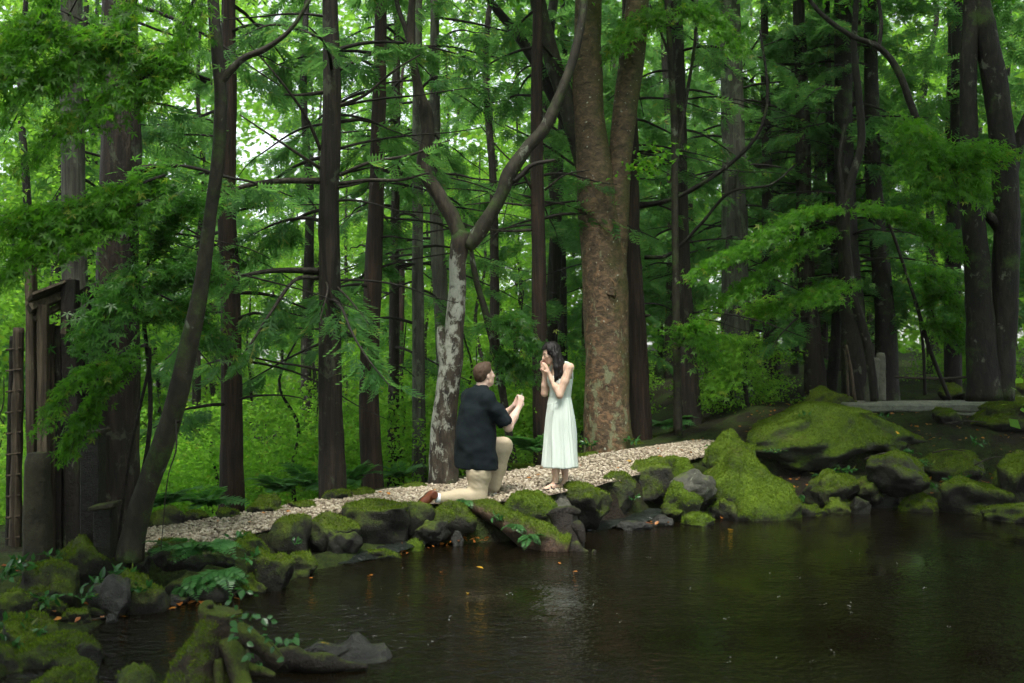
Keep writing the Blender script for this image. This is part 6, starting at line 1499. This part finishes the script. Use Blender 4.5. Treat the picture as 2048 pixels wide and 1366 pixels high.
H = [(200, 1172, 7.5, 9, .13, 'broad-leaved plant on the high mossy boulder below the shorter capped post'), (246, 1168, 7.45, 10, .13, 'broad-leaved plant on the mossy waterside boulder'), (285, 1185, 7.4, 7, .09, 'small plant low on the mossy waterside boulder'),
     (40, 1140, 7.4, 9, .14, 'leafy plant at the foot of the tall stone pillar'), (110, 1118, 7.6, 6, .09, 'small plant on the shoulder of the high mossy boulder'), (95, 1205, 7.1, 10, .10, 'leafy plant above the dead leaves at the left waterline'), (165, 1200, 7.2, 7, .09, 'small plant between the dark boulders left of the water'),
     (30, 1255, 6.6, 14, .10, 'trailing plant over the mossy cushion at the left edge'), (70, 1270, 6.5, 12, .09, 'trailing plant right of the cushion at the left edge'), (12, 1160, 7.2, 10, .14, 'leafy plant against the left picture edge'), (15, 1300, 6.35, 9, .1, 'small plant in the lower left corner'),
     (470, 1078, 8.4, 6, .09, 'small plant on the mossy mound by the large fern'), (495, 1120, 8.0, 9, .10, 'plant with pale stems between the ferns and the squarish boulder'), (482, 1160, 7.8, 6, .08, 'small plant on the stone standing in the water'), (590, 1090, 8.8, 4, .07, 'tiny three-leaved plant above the left rill'),
     (1550, 906, 13.0, 6, .10, 'small plant where pointed boulder meets the huge one'), (1612, 838, 13.4, 6, .12, 'seedling on top of the huge mossy boulder'), (1650, 955, 12.6, 8, .13, 'plant with long leaves beneath the huge boulder’s left end'), (1690, 945, 12.7, 9, .13, 'plant at the mouth of the dark hollow'), (1745, 980, 12.4, 8, .12, 'plant by the flat wet slab'),
     (1620, 1008, 12.2, 12, .12, 'low leafy plant on the dark stone right of the pointed boulder'), (1588, 1000, 12.2, 6, .09, 'small plant at the right foot of the pointed boulder'), (1720, 1008, 12.2, 7, .08, 'small plant on the little dark stone at the right waterline'), (1826, 908, 13.0, 7, .12, 'plant on the grey-green block right of the hollow'), (1850, 930, 12.9, 7, .12, 'plant beside the dead leaves of the right bank'),
     (1885, 982, 12.4, 10, .14, 'leafy plant above the broad dark stone of the right bank'), (1910, 968, 12.5, 9, .14, 'second leafy plant above the broad dark stone'), (1965, 985, 12.3, 9, .13, 'leafy plant near the right picture edge by the water'), (2010, 960, 12.5, 9, .14, 'leafy plant on the boulder cut by the right edge'), (1770, 838, 13.7, 5, .1, 'seedling on the right shoulder of the huge mossy boulder'), (1960, 890, 13.4, 8, .12, 'plant on the mossy slope below the long dark boulder'),
     (1178, 893, 14.0, 7, .13, 'small plant at the left foot of the big forked trunk'), (1262, 885, 14.0, 6, .13, 'small plant at the right foot of the big forked trunk'), (1180, 890, 13.9, 4, .1, 'second small plant at the left foot of the big forked trunk'), (1000, 1042, 9.75, 9, .09, 'leafy plant growing on the middle of the log'), (1420, 962, 12.4, 6, .07, 'white-flowered plant by the great pointed boulder'), (1418, 900, 13.4, 5, .09, 'small plant at the end of the gravel by the ridge stone'), (1268, 1000, 11.0, 4, .07, 'tiny plant over the right rill')]
for i, (px, py, D, n, L_, lab) in enumerate(H): herb(px, py, D, n, L_, lab, 60 + i)
# vine climbing over the stump, one stem with large leaves
def vine():
    r = np.random.default_rng(8); root = empty('vine', P(470, 1270, 5.62)); o0 = np.array(root.location); sm = MB(); k = 0
    for pts in ([(455, 1235), (485, 1240), (520, 1265), (545, 1290), (560, 1310)], [(470, 1230), (500, 1225), (530, 1235), (560, 1250)], [(450, 1240), (480, 1275), (505, 1310), (520, 1330)], [(470, 1215), (465, 1195), (480, 1180), (500, 1190)], [(520, 1265), (560, 1280), (600, 1260)]):
        c = resample(np.array([P(x, y, 5.55 + .02 * i) for i, (x, y) in enumerate(pts)]), 12)
        v, f = tube(c, .003, 5, 16); mk('stem', v, f, M['bark_twig'], root, o0)
        for q in range(1, 12):
            if r.random() < .12: continue
            A = nrm(r.normal(size=(1, 3)) * [1, .6, .5] + [0, -.3, -.5]); S = np.cross(np.array([[0, -.7, .7]]) + .4 * r.normal(size=(1, 3)), A)
            v, f = scatter(leaf_proto(.33, .05), c[q][None] + r.normal(size=(1, 3)) * .012, A, S, r.uniform(.035, .06, 1)); mk('leaf', v, f, M['glossy_leaf'], root, o0); k += 1
    tag(root, 'creeping vine with glossy heart-shaped leaves over the mossy stump', 'vine')
vine()
# single leaves
def lone_leaf(px, py, D, size, label, mat='yellow_leaf', z=None, seed=0, proto=LEAF, tilt=.15):
    r = np.random.default_rng(seed + int(px)); p = P(px, py, D) if z is None else P(px, py, (CZ - z) * FPX / (py - 683.0)); a = r.uniform(0, 6.28)
    A = np.array([[math.cos(a), math.sin(a), tilt * r.normal()]]); v, f = scatter(proto, np.zeros((1, 3)), A, np.cross([[tilt * r.normal(), tilt * r.normal(), 1.0]], A), np.array([size]))
    tag(mk('fallen_leaf', v + p, f, M[mat], None, p), label, 'leaf', 'fallen leaves')
W2 = ZW + .006
lone_leaf(652, 1286, 6.3, .05, 'yellow maple leaf standing on the wet grey rock', proto=MAPLE, tilt=.8)
lone_leaf(620, 1340, 0, .05, 'orange leaf afloat below the waterlogged branch', 'dead_leaf', W2, proto=MAPLE)
lone_leaf(745, 1151, 0, .08, 'orange leaf afloat left of the couple’s reflection', 'dead_leaf', W2)
lone_leaf(967, 1137, 0, .07, 'yellow leaf afloat below the log', 'yellow_leaf', W2)
lone_leaf(935, 1187, 0, .05, 'pale leaf afloat under the kneeling man’s reflection', 'yellow_leaf', W2)
lone_leaf(1120, 1128, 0, .05, 'brown leaf afloat at the log’s root end', 'dead_leaf', W2)
lone_leaf(1155, 1143, 0, .05, 'second brown leaf afloat right of the log’s root end', 'dead_leaf', W2)
lone_leaf(626, 1156, 0, .04, 'small orange leaf afloat by the mouth of the left rill', 'dead_leaf', W2)
lone_leaf(1455, 1058, 0, .09, 'pale leaf afloat before the pointed boulder', 'yellow_leaf', W2)
lone_leaf(880, 1145, 0, .05, 'small brown leaf afloat left of the yellow one', 'dead_leaf', W2)
lone_leaf(1000, 1012, 10.0, .07, 'yellow leaf lying on the mossy log', 'yellow_leaf')
lone_leaf(1795, 868, 13.3, .10, 'straw-coloured leaf on the right flank of the huge boulder', 'yellow_leaf', tilt=.4)
lone_leaf(1625, 855, 13.3, .09, 'brown leaf on the top of the huge boulder', 'dead_leaf', tilt=.4)
lone_leaf(1790, 912, 12.9, .09, 'straw-coloured leaf on the grey-green block', 'yellow_leaf', tilt=.4)
lone_leaf(2030, 912, 12.8, .1, 'pale leaf on the boulder at the right edge', 'yellow_leaf', tilt=.4)
# drifts of dead leaves
r = np.random.default_rng(21); B = []
def drift(x0, x1, y0, y1, n, z):
    for _ in range(n):
        t = r.random(); px = x0 + (x1 - x0) * t; py = y0 + (y1 - y0) * t + r.normal() * 5; B.append(P(px, py, (CZ - z) * FPX / (py - 683.0)) + [0, 0, r.uniform(.004, .02)])
drift(130, 245, 1245, 1228, 45, ZW); drift(350, 470, 1212, 1196, 26, ZW); drift(760, 905, 1112, 1088, 22, ZW); drift(905, 985, 1082, 1076, 24, -.38); drift(1255, 1350, 1048, 1034, 32, ZW + .03); drift(1440, 1500, 1036, 1030, 16, ZW)
drift(700, 770, 1116, 1108, 14, ZW); drift(1120, 1180, 1066, 1058, 10, ZW)
for _ in range(420):
    x = r.uniform(3.3, 7.2); y = ys(x) + r.uniform(.3, 4.5) ; B.append(np.array([x, y, hsurf(x, y) + r.uniform(.02, .05)]))
for _ in range(70):
    x = r.uniform(-4.2, 3.3); v_ = r.random(); y = yn(x) * (1 - v_) + yf(x) * v_; B.append(np.array([x, y, float(zpath(x)) + r.uniform(.035, .05)]))
for _ in range(160):
    x = r.uniform(-5.2, -3.0); y = r.uniform(5.8, 8.2); B.append(np.array([x, y, hsurf(x, y) + r.uniform(.02, .05)]))
B = np.array(B); n = len(B); A = r.normal(size=(n, 3)) * [1, 1, .25]; v, f = scatter(LEAF, B, A, np.cross(np.array([0, 0, 1.]) + .35 * r.normal(size=(n, 3)), A), r.uniform(.035, .075, n))
tag(mk('leaf_litter', v, f, M['dead_leaf']), 'drifts of orange dead leaves along the waterline and right bank', kind='stuff')
# sticks lying on the banks
def stick(pts, r0, label):
    p = np.array([P(*q) for q in pts]); v, f = tube(p, np.linspace(r0, r0 * .5, len(p)), 6, 12, rough=.1, freq=9); tag(mk('stick', v, f, M['bark_branch'], None, p[0]), label, 'stick')
stick([(1730, 918, 12.9), (1760, 908, 12.9), (1800, 902, 13.0)], .012, 'pale stick resting against the grey-green block')
stick([(1865, 905, 13.2), (1900, 899, 13.3), (1930, 902, 13.3)], .012, 'thin stick lying on the right bank moss')
stick([(1950, 930, 12.9), (1985, 915, 13.0), (2030, 916, 13.1)], .012, 'stick lying above the boulder at the right edge')
stick([(160, 1242, 7.15), (205, 1236, 7.2), (240, 1230, 7.25)], .009, 'twig in the dead leaves at the left waterline')
stick([(1890, 848, 14.3), (1930, 842, 14.4), (1990, 846, 14.5)], .014, 'stick on the moss before the upright dark stone')
# rain splashes on the pond
r = np.random.default_rng(3); mb_ = MB(); b, fb = ico(1)
S_ = [(1720, 1113), (1650, 1212), (1556, 1198), (1790, 1128), (1700, 1213), (1555, 1320), (1462, 1328), (1665, 1307), (1755, 1280), (1380, 1095), (1540, 1150), (1020, 1193), (1300, 1060), (860, 1290), (1240, 1250), (1080, 1240), (1380, 1180), (1450, 1240), (760, 1180), (795, 1195), (1600, 1160), (1850, 1180), (1900, 1260), (985, 1075), (1700, 1105), (1120, 1180), (900, 1240)]
for px, py in S_ + [(r.uniform(700, 1950), r.uniform(1080, 1340)) for _ in range(8)]:
    p = P(px, py, (CZ - ZW) * FPX / (py - 683.0)); s_ = r.uniform(.5, 1.0)
    for k in range(r.integers(2, 5)): mb_.add(b * .0045 * s_ * r.uniform(.5, 1.1) + p + r.normal(size=3) * [.012, .012, .010] + [0, 0, .018], fb)
tag(mb_.build('rain_splashes', M['splash']), 'tiny white raindrop splashes dotting the pond', kind='stuff')
